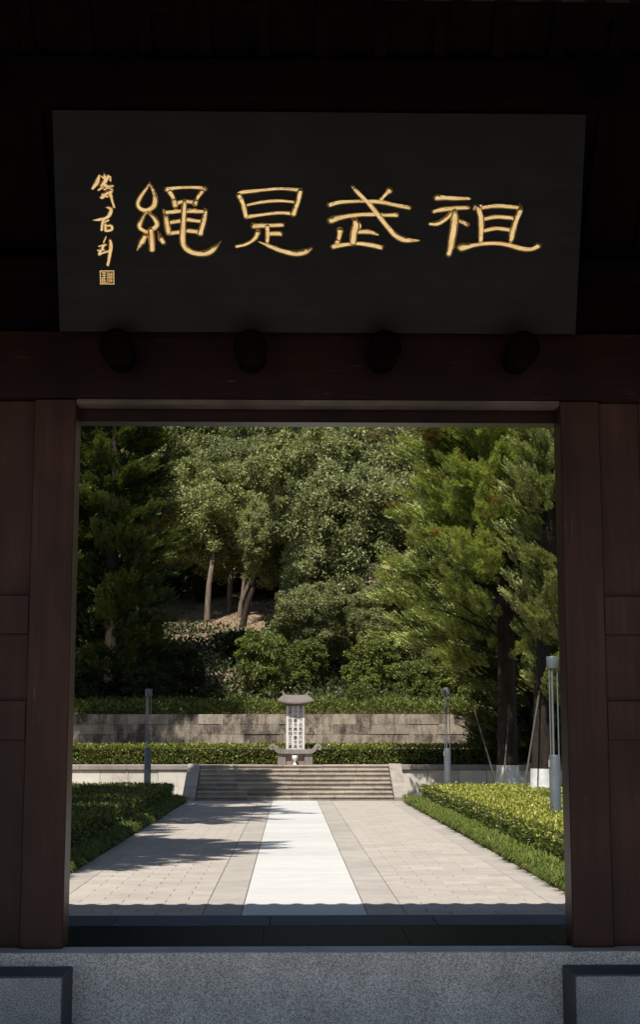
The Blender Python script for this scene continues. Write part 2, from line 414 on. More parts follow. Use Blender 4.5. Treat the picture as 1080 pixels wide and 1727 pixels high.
for k in range(nb):
    y = 15.77 + bl2 * (k + .5)
    for s in (-1, 1):
        for me, x in ((inner_me, .857), (outer_me, 2.912)):
            o = link('border_slab', me, path_bed, (s * x, y + (.3 if s > 0 and k < nb - 1 else 0) * 0, random.uniform(-.002, .001)))
            o.scale = (1, bl2 / bl, 1)
    o = link('marble_slab', marble_me, path_bed, (0, y, random.uniform(0, .001))); o.scale = (1, bl2 / bl, 1)

# ================================================================== GATEHOUSE
gate = thing('gatehouse', 'dark red-brown timber gatehouse whose open doorway frames the whole view', 'gatehouse', (0.1, 13.3, 0))
P = lambda n, mb, m, sm=False, par=gate: mb.build(n, m, par, sm)
# floor and plinth
xs_ = [-6.5, -3.5, 3.6, 6.5]
for a, b in zip(xs_[:-1], xs_[1:]):
    P('plinth_stone', MB().box(a + .002, b - .002, 13.06, 13.44, -.60, 0, .008), M['granite'])
xs_ = [-6.5, -4.1, -2.9, -1.65, -.4, .92, 2.2, 3.4, 6.5]
for a, b in zip(xs_[:-1], xs_[1:]):
    P('floor_slab', MB().box(a + .0015, b - .0015, 13.445, 14.93, -.3, -.004, .002), M['black_stone'])
xs_ = [-6.5, -3.4, -1.9, -.35, 1.3, 2.7, 6.5]
for a, b in zip(xs_[:-1], xs_[1:]):
    P('edge_slab', MB().box(a + .003, b - .003, 14.934, 15.765, -.3, -.002, .004), M['edge_stone'])
# door frame
for x0, x1 in ((-2.49, -2.114), (2.31, 2.67)):
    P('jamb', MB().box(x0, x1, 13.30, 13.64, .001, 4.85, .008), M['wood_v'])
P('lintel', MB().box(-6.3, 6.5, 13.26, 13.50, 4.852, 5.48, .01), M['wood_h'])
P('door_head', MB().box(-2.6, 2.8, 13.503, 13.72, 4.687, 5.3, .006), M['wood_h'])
P('lit_edge_strip', MB().box(-2.11, 2.306, 13.29, 13.50, 4.806, 4.850, .004), M['wood_lit'])  # added strip whose pale colour paints the lit edge of the lintel
# side panels beside the jambs
for s, xi in ((-1, -2.493), (1, 2.673)):
    xo = xi + s * 1.5
    a, b = min(xi, xo), max(xi, xo)
    for z0, z1 in ((1.78, 2.126), (2.716, 3.062)):
        P('rail', MB().box(a, b, 13.325, 13.50, z0, z1, .006), M['wood_v'])
    for z0, z1 in ((.002, 1.778), (2.128, 2.714), (3.064, 4.848)):
        n = 4
        for k in range(n):
            w = (b - a) / n
            P('panel_board', MB().box(a + k * w + .0015, a + (k + 1) * w - .0015, 13.385 + .004 * (k % 2), 13.46, max(z0 - .02, .002), min(z1 + .02, 4.848), .003), M['wood_v'])
    c, d = (xo - .34, xo - .003) if s < 0 else (xo + .003, xo + .34)
    P('jamb', MB().box(c, d, 13.30, 13.62, .001, 4.85, .008), M['wood_v'])
    e, f = (-6.3, c - .003) if s < 0 else (d + .003, 6.5)
    P('side_wall', MB().box(e, f, 13.34, 13.6, .001, 4.85), M['wood_v'])
# upper wall of boards, tie beams, struts
z = 5.483
bh = [.34, .36]
for h in bh:
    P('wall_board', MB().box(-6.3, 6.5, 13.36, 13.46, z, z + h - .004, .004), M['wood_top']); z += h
P('tie_beam', MB().box(-6.3, 6.5, 12.98, 13.34, 5.9, 6.1, .03), M['wood_top'])
P('tie_beam', MB().box(-6.3, 6.5, 11.93, 12.15, 7.14, 7.52, .02), M['wood_top'])
# roof: rafters, boarding and barrel tiles; eaves at y 7.6 and 14.0
RY, RZ = 10.8, 8.85
EZ = 5.86
slope = (RZ - EZ) / 3.15
for s in (-1, 1):
    ye = RY + s * 3.15
    bd = MB().add([(-7, RY, RZ), (7, RY, RZ), (7, ye, EZ), (-7, ye, EZ), (-7, RY, RZ - .06), (7, RY, RZ - .06), (7, ye, EZ - .06), (-7, ye, EZ - .06)],
                  [(0, 1, 2, 3), (7, 6, 5, 4), (0, 4, 5, 1), (2, 6, 7, 3), (0, 3, 7, 4), (1, 5, 6, 2)])
    P('roof_boarding', bd, M['wood_top'])
    tl = MB()
    for k in range(57):
        x = -7 + .25 * k
        tl.tube([(x, RY, RZ + .035), (x, ye + s * .03, EZ + .035 - .03 * slope)], .06, 8)
    P('roof_tiles', tl, M['roof_tile'], True)
    for k in range(26):
        x = -6.4 + k * .5
        P('rafter', MB().add([(x - .05, RY, RZ - .062), (x + .05, RY, RZ - .062), (x + .05, ye - s * .1, EZ - .062 + .1 * slope), (x - .05, ye - s * .1, EZ - .062 + .1 * slope),
                              (x - .05, RY, RZ - .19), (x + .05, RY, RZ - .19), (x + .05, ye - s * .1, EZ - .19 + .1 * slope), (x - .05, ye - s * .1, EZ - .19 + .1 * slope)],
                             [(0, 1, 2, 3), (7, 6, 5, 4), (0, 4, 5, 1), (2, 6, 7, 3), (0, 3, 7, 4), (1, 5, 6, 2)]), M['wood_top'])
for x0, x1 in ((-6.75, -6.52), (6.52, 6.75)):
    P('gable_wall', MB().add([(x, y, z) for x in (x0, x1) for (y, z) in ((8, -.6), (13.6, -.6), (13.6, 5.9), (RY, 8.55), (8, 5.95))],
                             [(0, 1, 2, 3, 4), (9, 8, 7, 6, 5), (0, 5, 6, 1), (1, 6, 7, 2), (2, 7, 8, 3), (3, 8, 9, 4), (4, 9, 5, 0)]), M['wood_v'])
# door pins the plaque rests on
for px in (-1.70, -.517, .67, 1.90):
    pr = [(.02, -.06), (.09, -.055), (.13, -.03), (.145, .0), (.15, .05), (.15, .2), (.13, .22), (.13, .52)]
    P('door_pin', MB().lathe(pr, (px, 12.74, 5.215), 20, 'y'), M['wood_top'], True)

# ================================================================== STONE BLOCKS in front of the jambs
for lab, x0, x1 in (('square grey granite block on the ground in front of the left jamb', -4.1, -1.985), ('square grey granite block with a small dark patch on top, before the right jamb', 2.165, 4.3)):
    t = thing('stone_block', lab, 'stone block', ((x0 + x1) / 2, 12.78, -.6), 'granite blocks flanking the doorway')
    MB().box(x0, x1, 12.5, 13.055, -.6, -.105, .010).build('block_body', M['block_shade'], t)  # body coloured dark for the shaded top and inner side
    MB().box(x0 + .012, x1 - .012, 12.494, 12.51, -.598, -.118, .003).build('lit_front_face', M['granite_dark'], t)  # thin paler slab stands for the lit front of the block
    if x0 > 0: MB().box(x0 + .22, x0 + .42, 12.72, 12.86, -.12, -.101, .002).build('dark_patch', M['edge_stone'], t)  # dark plate lying on the block top

# ================================================================== PLAQUE
STROKES = {
    'zu': [[[1039,1210,63],[1101,1208,49],[1202,1203,43],[1334,1202,29]],[[1012,1087,38],[1104,1106,43],[1204,1117,38],[1322,1122,38]],[[1188,1091,29],[1117,1021,43],[1051,982,47],[982,980,38]],[[1199,1104,45],[1205,1016,67],[1189,884,70],[1175,784,63],[1158,712,52]],[[1219,1016,20],[1264,1000,36],[1315,977,45]],[[1406,1128,45],[1437,1029,58],[1441,919,50],[1441,830,43]],[[1373,1108,25],[1374,1147,13]],[[1378,1127,29],[1439,1139,34]],[[1451,1126,38],[1563,1140,43],[1675,1135,43],[1776,1125,34]],[[1777,1161,11],[1786,1114,49],[1752,1020,54],[1723,909,61],[1713,837,45]],[[1466,1024,38],[1577,1043,38],[1724,1033,38]],[[1475,924,41],[1581,942,38],[1705,929,38]],[[1271,773,72],[1361,791,50],[1473,808,38],[1597,811,41],[1711,793,47],[1825,766,52],[1904,766,45],[1959,795,54]]],
    'wu': [[[91,1141,50],[190,1163,40],[355,1171,33],[520,1169,43],[653,1145,40],[799,1119,43]],[[100,1004,66],[191,1029,46],[323,1051,40],[472,1058,40],[588,1052,33],[691,1053,40]],[[290,1299,30],[337,1248,43],[421,1168,43],[513,1063,46],[607,950,50],[691,869,57],[775,837,57],[892,833,20]],[[617,1269,66],[585,1234,40],[544,1188,40]],[[184,915,60],[176,857,46],[160,808,53]],[[299,1029,33],[324,973,66],[309,891,66],[302,809,60]],[[329,1013,23],[361,956,33],[333,916,30]],[[350,904,40],[441,905,46],[528,879,20]],[[124,775,53],[227,792,40],[360,801,37],[477,786,47],[557,770,47]]],
    'shi': [[[-733,1216,20],[-684,1241,39],[-503,1261,33],[-338,1275,30],[-166,1264,43]],[[-713,1216,49],[-676,1144,49],[-648,1031,50]],[[-170,1257,53],[-190,1164,49],[-231,1058,56]],[[-651,1128,23],[-503,1158,30],[-355,1169,30],[-223,1160,23]],[[-648,1028,40],[-503,1048,30],[-355,1065,33],[-222,1057,36]],[[-586,950,50],[-470,954,40],[-321,960,36]],[[-462,951,46],[-457,886,46],[-462,812,43]],[[-445,883,40],[-341,883,43]],[[-545,893,50],[-578,836,43],[-653,790,36],[-736,770,36]],[[-537,812,13],[-437,772,37],[-321,731,50],[-205,711,57],[-121,728,57],[-72,757,33]]],
    'sheng': [[[-1496,1324,12],[-1524,1272,32],[-1574,1204,42],[-1604,1136,46],[-1582,1094,46],[-1530,1081,39],[-1472,1106,51],[-1450,1154,49],[-1452,1211,42],[-1474,1273,32],[-1495,1319,14]],[[-1519,1068,16],[-1554,1033,35],[-1585,970,51],[-1591,930,47],[-1551,901,40],[-1511,896,35],[-1457,931,47],[-1437,960,47],[-1462,1017,44],[-1502,1051,30]],[[-1493,913,51],[-1486,821,54],[-1485,735,58]],[[-1546,861,47],[-1577,803,56],[-1621,728,14]],[[-1427,891,19],[-1407,839,47],[-1382,799,44]],[[-1347,1262,51],[-1272,1274,35],[-1156,1281,30],[-1063,1279,35],[-1011,1271,51]],[[-1324,1246,51],[-1290,1189,46],[-1274,1127,58]],[[-1034,1248,46],[-1076,1191,39],[-1100,1139,53]],[[-1274,1138,42],[-1192,1158,35],[-1105,1150,39]],[[-1190,1161,42],[-1196,1076,51],[-1204,961,51],[-1212,846,61],[-1203,777,58],[-1151,725,51],[-1070,703,54],[-988,715,59],[-929,756,51],[-872,816,7]],[[-1377,1086,26],[-1355,1006,51],[-1336,886,56]],[[-1356,1063,40],[-1275,1069,37],[-1217,1076,30]],[[-1170,1076,42],[-1124,1076,42],[-1013,1071,35]],[[-1013,1102,16],[-1007,1077,40],[-1020,997,51],[-1056,882,58]],[[-1334,972,35],[-1229,990,37]],[[-1171,1002,40],[-1101,991,33],[-1032,985,35]],[[-1336,878,40],[-1231,892,37]],[[-1172,904,40],[-1056,893,42]]],
    'qian': [[[-1936,1379,19],[-1960,1320,38],[-1999,1265,25]],[[-1897,1408,6],[-1889,1364,29]],[[-1929,1379,14],[-1889,1348,25]],[[-1857,1376,25],[-1890,1326,35],[-1923,1283,23]],[[-1844,1370,22],[-1839,1330,18]],[[-1897,1308,38],[-1872,1283,32],[-1821,1290,23]],[[-1949,1250,18],[-1904,1277,19]],[[-1898,1258,22],[-1860,1271,19],[-1828,1259,24]],[[-1919,1190,35],[-1880,1221,28],[-1835,1240,29]],[[-1871,1196,23],[-1915,1212,23]],[[-1845,1221,32],[-1831,1165,25],[-1813,1105,22]]],
    'jun': [[[-1890,1103,11],[-1852,1097,29],[-1843,1072,32],[-1866,1028,32],[-1898,1009,25],[-1956,996,25],[-2007,989,10]],[[-1905,1009,29],[-1922,965,23],[-1930,905,22]],[[-1925,965,18],[-1867,992,22]],[[-1895,959,23],[-1895,899,25]],[[-1887,943,20],[-1843,944,25],[-1841,909,25],[-1889,899,25]]],
    'tao': [[[-1891,847,13],[-1914,798,17]],[[-1959,762,15],[-1893,778,19]],[[-1918,773,29],[-1930,738,22]],[[-1971,725,15],[-1912,735,18]],[[-1955,694,29],[-1944,729,26]],[[-1948,699,22],[-1893,716,22],[-1868,721,18]],[[-1856,816,23],[-1851,770,31],[-1862,694,29],[-1884,598,24]]],
    'seal': [[[-1954,545,10],[-1829,547,10]],[[-1954,432,12],[-1832,432,12]],[[-1952,549,10],[-1951,428,10]],[[-1831,550,10],[-1833,429,10]],[[-1884,535,9],[-1887,443,9]],[[-1936,529,9],[-1900,529,9]],[[-1936,508,9],[-1900,509,9]],[[-1937,487,9],[-1901,488,9]],[[-1937,465,9],[-1901,465,9]],[[-1938,446,9],[-1899,446,9]],[[-1918,529,8],[-1920,446,8]],[[-1935,487,8],[-1936,446,8]],[[-1868,532,9],[-1870,446,9]],[[-1850,532,9],[-1853,446,9]],[[-1872,516,8],[-1844,517,8]],[[-1873,491,8],[-1845,491,8]],[[-1873,462,8],[-1846,462,8]]],
}
PV = Vector((0, -.38296, .92376)); PN = Vector((0, -.92376, -.38296)); PU = Vector((1, 0, 0)); P0 = Vector((.09, 13.05, 5.41))
plaque = thing('name_plaque', 'black lacquered plaque leaning forward above the doorway with raised gold characters', 'plaque', tuple(P0))
def on_plaque(u, v, n): return P0 + PU * u + PV * v + PN * n
bd = MB(); bw, bh_ = 2.336, 1.932
bd.box(-bw, bw, 0, bh_, -.075, 0, .006)
bd.v = [tuple(on_plaque(u, v, n)) for (u, v, n) in bd.v]
bd.build('board', M['lacquer'], plaque)
def catmull(pts, n):
    p = np.array(pts, float)
    if len(p) == 2: 
        t = np.linspace(0, 1, n)[:, None]; return p[0] * (1 - t) + p[1] * t
    q = np.vstack([2 * p[0] - p[1], p, 2 * p[-1] - p[-2]]); out = []
    seg = len(p) - 1
    for i in range(seg):
        a, b, c, d = q[i:i + 4]
        for t in np.linspace(0, 1, n // seg + 2, endpoint=(i == seg - 1)):
            out.append(.5 * ((2 * b) + (-a + c) * t + (2 * a - 5 * b + 4 * c - d) * t * t + (-a + 3 * b - 3 * c + d) * t ** 3))
    return np.array(out)
PROF = [(-1, -.1), (-.98, .30), (-.84, .70), (-.50, .95), (-.10, 1.0), (.14, .96), (.50, .95), (.84, .68), (.98, .30), (1, -.1)]
def stroke(mb, pts, raise_, wob=1.0):
    c = catmull(pts, 22); c = c / 1000.0
    c[:, 2] = np.maximum(c[:, 2], .004)
    d = np.gradient(c[:, :2], axis=0); L = np.linalg.norm(d, axis=1, keepdims=True); d = d / np.maximum(L, 1e-9)
    nrm = np.stack([-d[:, 1], d[:, 0]], 1)
    w = c[:, 2] * (.62 if raise_ > .02 else .72) * (1 + wob * (.03 * np.sin(np.arange(len(c)) * .6 + c[0, 0] * 40) + rng.normal(0, .012, len(c))))
    # rounded ends
    st = []
    for e, (i, sg) in enumerate(((0, -1), (len(c) - 1, 1))):
        for f, k in ((.92, .35), (.6, .75), (.12, .98)):
            st.append((e, c[i, :2] + d[i] * sg * w[i] * k, nrm[i], w[i] * f, .35 + .65 * f))
    ring = [s[1:] for s in st if s[0] == 0][::-1] + [(c[i, :2], nrm[i], w[i], 1.0) for i in range(len(c))] + [s[1:] for s in st if s[0] == 1]
    n0 = len(mb.v); K = len(PROF)
    for (p, n, ww, hh) in ring:
        for (a, h) in PROF:
            q = p + n * a * ww
            mb.v.append(tuple(on_plaque(q[0], q[1], h * hh * min(raise_, ww * 1.1) if h > 0 else -.004)))
    for i in range(len(ring) - 1):
        for k in range(K - 1):
            a = n0 + i * K + k; mb.f.append((a, a + K, a + K + 1, a + 1))
for key, lab, hgt in (('zu', 'raised gold character at the right end of the plaque', .036), ('wu', 'raised gold character second from the right', .036), ('shi', 'raised gold character third from the right', .036),
                      ('sheng', 'raised gold character next to the small signature', .036), ('qian', 'small gold signature character, topmost', .014), ('jun', 'small gold signature character, middle', .014), ('tao', 'small gold signature character, lowest', .014)):
    mb = MB()
    for s in STROKES[key]: stroke(mb, s, hgt, 1.0 if hgt > .02 else .5)
    o = mb.build('character', M['gold'], plaque, True); o['label'] = lab
mb = MB()
for s in STROKES['seal']: stroke(mb, s, .008, .3)
o = mb.build('seal_mark', M['gold'], plaque, True); o['label'] = 'square gold seal mark below the signature'
# ================================================================== STEPS, TERRACE WALLS
NS, RIS, TRD = 8, .1225, .305
steps = thing('stone_steps', 'wide flight of worn stone steps rising from the path to the terrace', 'steps', (0, 43.9, 0))
for i in range(NS):
    x = -2.87
    cuts = [-2.87]
    while True:
        x += random.uniform(1.0, 1.9)
        if x > 2.2: break
        cuts.append(x)
    cuts.append(2.87)
    for a, b in zip(cuts[:-1], cuts[1:]):
        j = random.uniform(-.008, .008)
        y0 = 43.92 + TRD * i + j; zt = RIS * (i + 1) + random.uniform(-.006, .004); yb = 43.92 + TRD * (i + 1) + .07
        MB().box(a + .003, b - .003, y0 + .024, yb, RIS * i - (.1 if i == 0 else .03), zt - .05, .004).box(a + .003, b - .003, y0, yb + .002, zt - .051, zt, .011).build('step_stone', M['step'], steps)
for s in (-1, 1):
    a, b = sorted((s * 2.885, s * 3.26))
    prof = [(43.78, -.05), (43.78, .10), (46.30, 1.02), (46.355, 1.02), (46.355, -.05)]
    MB().add([(x, y, z) for x in (a, b) for (y, z) in prof], [(0, 1, 2, 3, 4), (9, 8, 7, 6, 5)] + [(i, i + 5, (i + 1) % 5 + 5, (i + 1) % 5) for i in range(5)]).build('cheek_stone', M['cap'], steps)
for s, lab in ((-1, 'low pale stone terrace wall with coping, left of the steps'), (1, 'low pale stone terrace wall with coping, right of the steps, part shaded')):
    t = thing('terrace_wall', lab, 'wall', (s * 6, 46.3, 0), 'low terrace walls')
    x = 3.262
    while x < 11:
        w = random.uniform(.75, 1.25)
        a, b = sorted((s * x, s * (x + w)))
        d = random.uniform(-.008, .008)
        MB().box(a + .004, b - .004, 46.25 + d, 46.355, -.05, .825, .008).build('wall_stone', M['low_block'], t)
        x += w
    x = 3.262
    while x < 11:
        w = random.uniform(1.3, 1.9)
        a, b = sorted((s * x, s * (x + w)))
        MB().box(a + .003, b - .003, 46.20, 46.62, .832, .982, .012).build('coping_stone', M['cap'], t)
        x += w
# back retaining wall, built block by block; its right end slopes
bw_ = thing('retaining_wall', 'tall retaining wall of dark-stained stone blocks behind the stele, right end sloping', 'wall', (0, 50.5, .97))
blk = MB().box(-.5, .5, -.5, .5, -.5, .5, .014).mesh('wall_block'); blk.materials.append(M['wall_block'])
ch_ = [.31, .33, .31, .33, .33]; z = .97
for r, h in enumerate(ch_):
    xend = 6.72 - .29 * (z + h / 2 - .97) / .97
    x = -10.6 + random.uniform(0, .6)
    while x < xend - .1:
        w = random.choice([.55, .7, .85, .95, 1.1, 1.3])
        if x + w > xend - .3: w = xend - x
        last = x + w >= xend - .01
        if last:
            za, zb = z + .004, z + h - .004
            xa = 6.72 - .29 * (za - .97) / .97; xb = 6.72 - .29 * (zb - .97) / .97
            pts = [(x + .004, za), (xa, za), (xb, zb), (x + .004, zb)]
            MB().add([(px, y, pz) for y in (50.30, 50.7) for (px, pz) in pts], [(0, 1, 2, 3), (7, 6, 5, 4), (0, 4, 5, 1), (1, 5, 6, 2), (2, 6, 7, 3), (3, 7, 4, 0)]).build('wall_block', M['wall_block'], bw_)
        else:
            o = link('wall_block', blk, bw_, (x + w / 2, random.uniform(-.018, .012), z + h / 2 - .97)); o.scale = (w - .005, .4, h - .005)
        x += w
    z += h
MB().box(-10.6, 6.3, 50.36, 50.72, .9, 2.55).build('wall_core', M['bed'], bw_)

# ================================================================== STELE AND ALTAR
st = thing('stele', 'white inscribed stone stele under a small grey carved roof', 'stele', (.025, 47.6, .97))
MB().box(-.267, .317, 47.5, 47.7, .97, 2.815, .008).build('slab', M['stele'], st)
TEXT = ['唐故天下兵馬都元帥尚', '父守尚書令兼中書令吳', '越國王諡武肅錢王之墓']
for ci, line in enumerate(TEXT):
    cx = .025 + (.165, 0.0, -.165)[ci]
    for k, chx in enumerate(line):
        cu = bpy.data.curves.new('inscription', 'FONT'); cu.body = chx; cu.size = .128; cu.align_x = 'CENTER'; cu.align_y = 'CENTER'
        cu.offset = 0.0; cu.extrude = .002
        tmp = bpy.data.objects.new('inscription', cu); COL.objects.link(tmp)
        me = bpy.data.meshes.new_from_object(tmp.evaluated_get(bpy.context.evaluated_depsgraph_get()))
        bpy.data.objects.remove(tmp); bpy.data.curves.remove(cu)
        me.materials.clear(); me.materials.append(M['ink'])
        o = link('inscribed_character', me, st, (cx - .025, -.1035, 2.735 - .134 * k - .97))
        o.rotation_euler = (R_(90), 0, 0)
# carved roof: soffit, upswept eaves, ridge with horns
rf = MB(); NX = 24
def roof_sec(t):
    """section at t in -1..1 along the eaves: x, eave z, ridge z"""
    return t
vs = []; cxr = .025
for i in range(NX + 1):
    t = -1 + 2 * i / NX; a = abs(t)
    xe = .575 * t; xr = .375 * t; xb = .345 * t
    lift = .085 * a ** 2.2
    ze = 2.868 + lift; zr = 3.145 + .02 * a ** 3
    dep = .33 - .05 * a
    vs += [(cxr + xb, 47.6 - .16, 2.835), (cxr + xe, 47.6 - dep, ze), (cxr + xe * .985, 47.6 - dep + .01, ze + .045), (cxr + (xe * .55 + xr * .45), 47.6 - dep * .5, (ze + .045) * .45 + zr * .55 - .02),
           (cxr + xr, 47.6 - .05, zr), (cxr + xr, 47.6 + .05, zr), (cxr + (xe * .55 + xr * .45), 47.6 + dep * .5, (ze + .045) * .45 + zr * .55 - .02), (cxr + xe * .985, 47.6 + dep - .01, ze + .045), (cxr + xe, 47.6 + dep, ze), (cxr + xb, 47.6 + .16, 2.835)]
fs = []
for i in range(NX):
    for k in range(10): fs.append((i * 10 + k, i * 10 + (k + 1) % 10, (i + 1) * 10 + (k + 1) % 10, (i + 1) * 10 + k))
fs += [tuple(range(10))[::-1], tuple(NX * 10 + k for k in range(10))]
rf.add(vs, fs)
roof_o = rf.build('carved_roof', M['stele_cap'], st, True)
for s in (-1, 1):
    MB().tube([(cxr + s * .34, 47.6, 3.13), (cxr + s * .38, 47.6, 3.17), (cxr + s * .405, 47.6, 3.22), (cxr + s * .415, 47.6, 3.29)], [.06, .055, .04, .008], 8).build('ridge_horn', M['stele_cap'], roof_o, True)
MB().lathe([(.03, 0), (.035, .02), (.02, .04), (.005, .05)], (cxr, 47.6, 3.14), 10).build('ridge_knob', M['stele_cap'], roof_o, True)
MB().box(-.32, .37, 47.46, 47.74, 2.80, 2.838, .004).build('neck_moulding', M['stele_cap'], st)

al = thing('altar_table', 'low grey stone altar table with scrolled ends before the stele', 'altar', (.02, 47.0, .97))
sl = MB()
cen = []
# slab with ends sweeping up into scrolls
pth = [(-.40, 1.38), (-.52, 1.385), (-.60, 1.43), (-.655, 1.52), (-.69, 1.575), (-.745, 1.585), (-.79, 1.55), (-.80, 1.50), (-.77, 1.455), (-.73, 1.46), (-.72, 1.49)]
def ribbon(mb, pts, th, y0, y1):
    n = len(pts); vs = []; p = np.array(pts); d = np.gradient(p, axis=0); d /= np.linalg.norm(d, axis=1, keepdims=True); nn = np.stack([-d[:, 1], d[:, 0]], 1)
    for i in range(n):
        for (q, y) in ((1, y0), (1, y1), (-1, y1), (-1, y0)):
            vs.append((p[i, 0] + nn[i, 0] * q * th[i], y, p[i, 1] + nn[i, 1] * q * th[i]))
    fs = []
    for i in range(n - 1):
        for k in range(4): fs.append((i * 4 + k, i * 4 + (k + 1) % 4, (i + 1) * 4 + (k + 1) % 4, (i + 1) * 4 + k))
    fs += [(0, 1, 2, 3), tuple((n - 1) * 4 + k for k in (3, 2, 1, 0))]
    mb.add(vs, fs)
th = [.065, .065, .06, .05, .045, .042, .04, .038, .034, .03, .02]
full = [(x + .04, z) for x, z in pth[::-1]] + [(-x + .04 - .035, z) for x, z in pth]
ribbon(sl, full, th[::-1] + th, 46.72, 47.3)
sl.build('table_top', M['altar'], al)
for a, b, m in ((-.525, -.27, 'altar'), (.305, .56, 'altar')):
    MB().box(a, b, 46.77, 47.25, .966, 1.318, .008).build('pedestal', M[m], al)
for a, b in ((-.267, -.085), (-.08, .10), (.105, .302)):
    MB().box(a, b, 46.83, 47.2, .966, 1.316, .006).build('front_panel', M['altar_pink'], al)
va = thing('white_vase', 'small white vase standing before the altar table at the top of the steps', 'vase', (.005, 46.70, .97))
MB().lathe([(.05, 0), (.06, .015), (.045, .04), (.028, .075), (.03, .10), (.06, .15), (.082, .21), (.088, .26), (.08, .29), (.05, .295)], (.005, 46.70, .968), 18).build('vase_body', M['white_glaze'], va, True)

# ================================================================== LAMPS
def lamp(x, y, label):
    t = thing('garden_lamp', label, 'lamp post', (x, y, 0), 'grey garden lamps')
    b = MB().lathe([(.098, -.03), (.098, 1.49), (.09, 1.505), (.02, 1.507)], (x, y, 0), 24).build('base_column', M['steel'], t, True)
    MB().box(x - .1005, x - .096, y - .03, y + .02, 1.30, 1.42).build('sticker', M['sticker'], b)
    for a in (95, 215, 335):
        rx, ry = x + .082 * math.cos(R_(a)), y + .082 * math.sin(R_(a))
        MB().tube([(rx, ry, 1.50), (rx, ry, 3.03)], .011, 8).build('rod', M['steel_rod'], t, True)
    MB().tube([(x - .02, y - .05, 1.50), (x - .02, y - .05, 3.03)], .018, 8).build('rod', M['steel_rod'], t, True)
    MB().lathe([(.06, 3.0), (.10, 3.005), (.104, 3.02), (.104, 3.20), (.096, 3.215), (.02, 3.217)], (x, y, 0), 24).build('lamp_head', M['steel'], t, True)
lamp(4.46, 26.2, 'near grey cylindrical lamp post in the right hedge, beside the right jamb')
lamp(4.32, 42.7, 'grey lamp post at the far end of the right hedge near the steps')
lamp(-4.28, 43.9, 'dark shaded lamp post behind the left hedge, left of the steps')
# ================================================================== PLANTS
def runit(n):
    v = rng.normal(size=(n, 3)); return v / np.linalg.norm(v, axis=1, keepdims=True)
def norm(v): return v / np.maximum(np.linalg.norm(v, axis=1, keepdims=True), 1e-9)
def leaf_quads(Pp, A, B, L, W):
    A = norm(A); B = norm(B - A * (A * B).sum(1, keepdims=True))
    L = np.broadcast_to(L, (len(Pp),))[:, None]; W = np.broadcast_to(W, (len(Pp),))[:, None]
    V = np.stack([Pp, Pp + A * L * .45 + B * W * .5, Pp + A * L, Pp + A * L * .45 - B * W * .5], 1).reshape(-1, 3)
    return V, np.arange(len(Pp) * 4).reshape(-1, 4)
def leaf_mesh(name, Pp, A, B, L, W, tint):
    V, Q = leaf_quads(Pp, A, B, L, W)
    return np_mesh(name, V, Q, tint=tint)
def broad_crown(name, lobes=11, clumps=42, leaves=95, leaf=.17, flat=.95, drop=0.0):
    """unit-ish crown of radius about 4 m: lobes > clumps > leaves"""
    R0 = 4.0
    lc = runit(lobes) * (R0 * rng.uniform(.45, .66, (lobes, 1))); lc[:, 2] *= flat
    lc = np.vstack([lc, [[0, 0, 0]]]); lr = np.append(rng.uniform(1.4, 2.1, lobes), 2.2)
    ps, out, cr = [], [], []
    for c, r in zip(lc, lr):
        d = runit(clumps); d[:, 2] = d[:, 2] * .9 + .1
        d = norm(d + norm(c[None] + 1e-6) * .5)
        q = c + d * r * rng.uniform(.62, 1.05, (clumps, 1))
        ps.append(q); out.append(d)
    C = np.vstack(ps); D = np.vstack(out); n = len(C)
    rc = rng.uniform(.32, .62, n)
    ci = np.repeat(np.arange(n), leaves)
    N = len(ci)
    d = norm(runit(N) + D[ci] * .55 + np.array([0, 0, .35]))
    pos = C[ci] + d * (rc[ci] * rng.uniform(.35, 1.08, N))[:, None] * np.array([1, 1, .8])
    A = norm(d * .8 + runit(N) * .9 + np.array([0, 0, -drop]))
    B = np.cross(A, norm(d + runit(N) * .5))
    s = rng.uniform(.65, 1.2, N)
    tint = np.clip(rng.normal(.45, .2, N) + rng.normal(0, .1, n)[ci], 0, 1)
    me = leaf_mesh(name, pos, A, B, leaf * s, leaf * .52 * s, tint)
    return me, lc
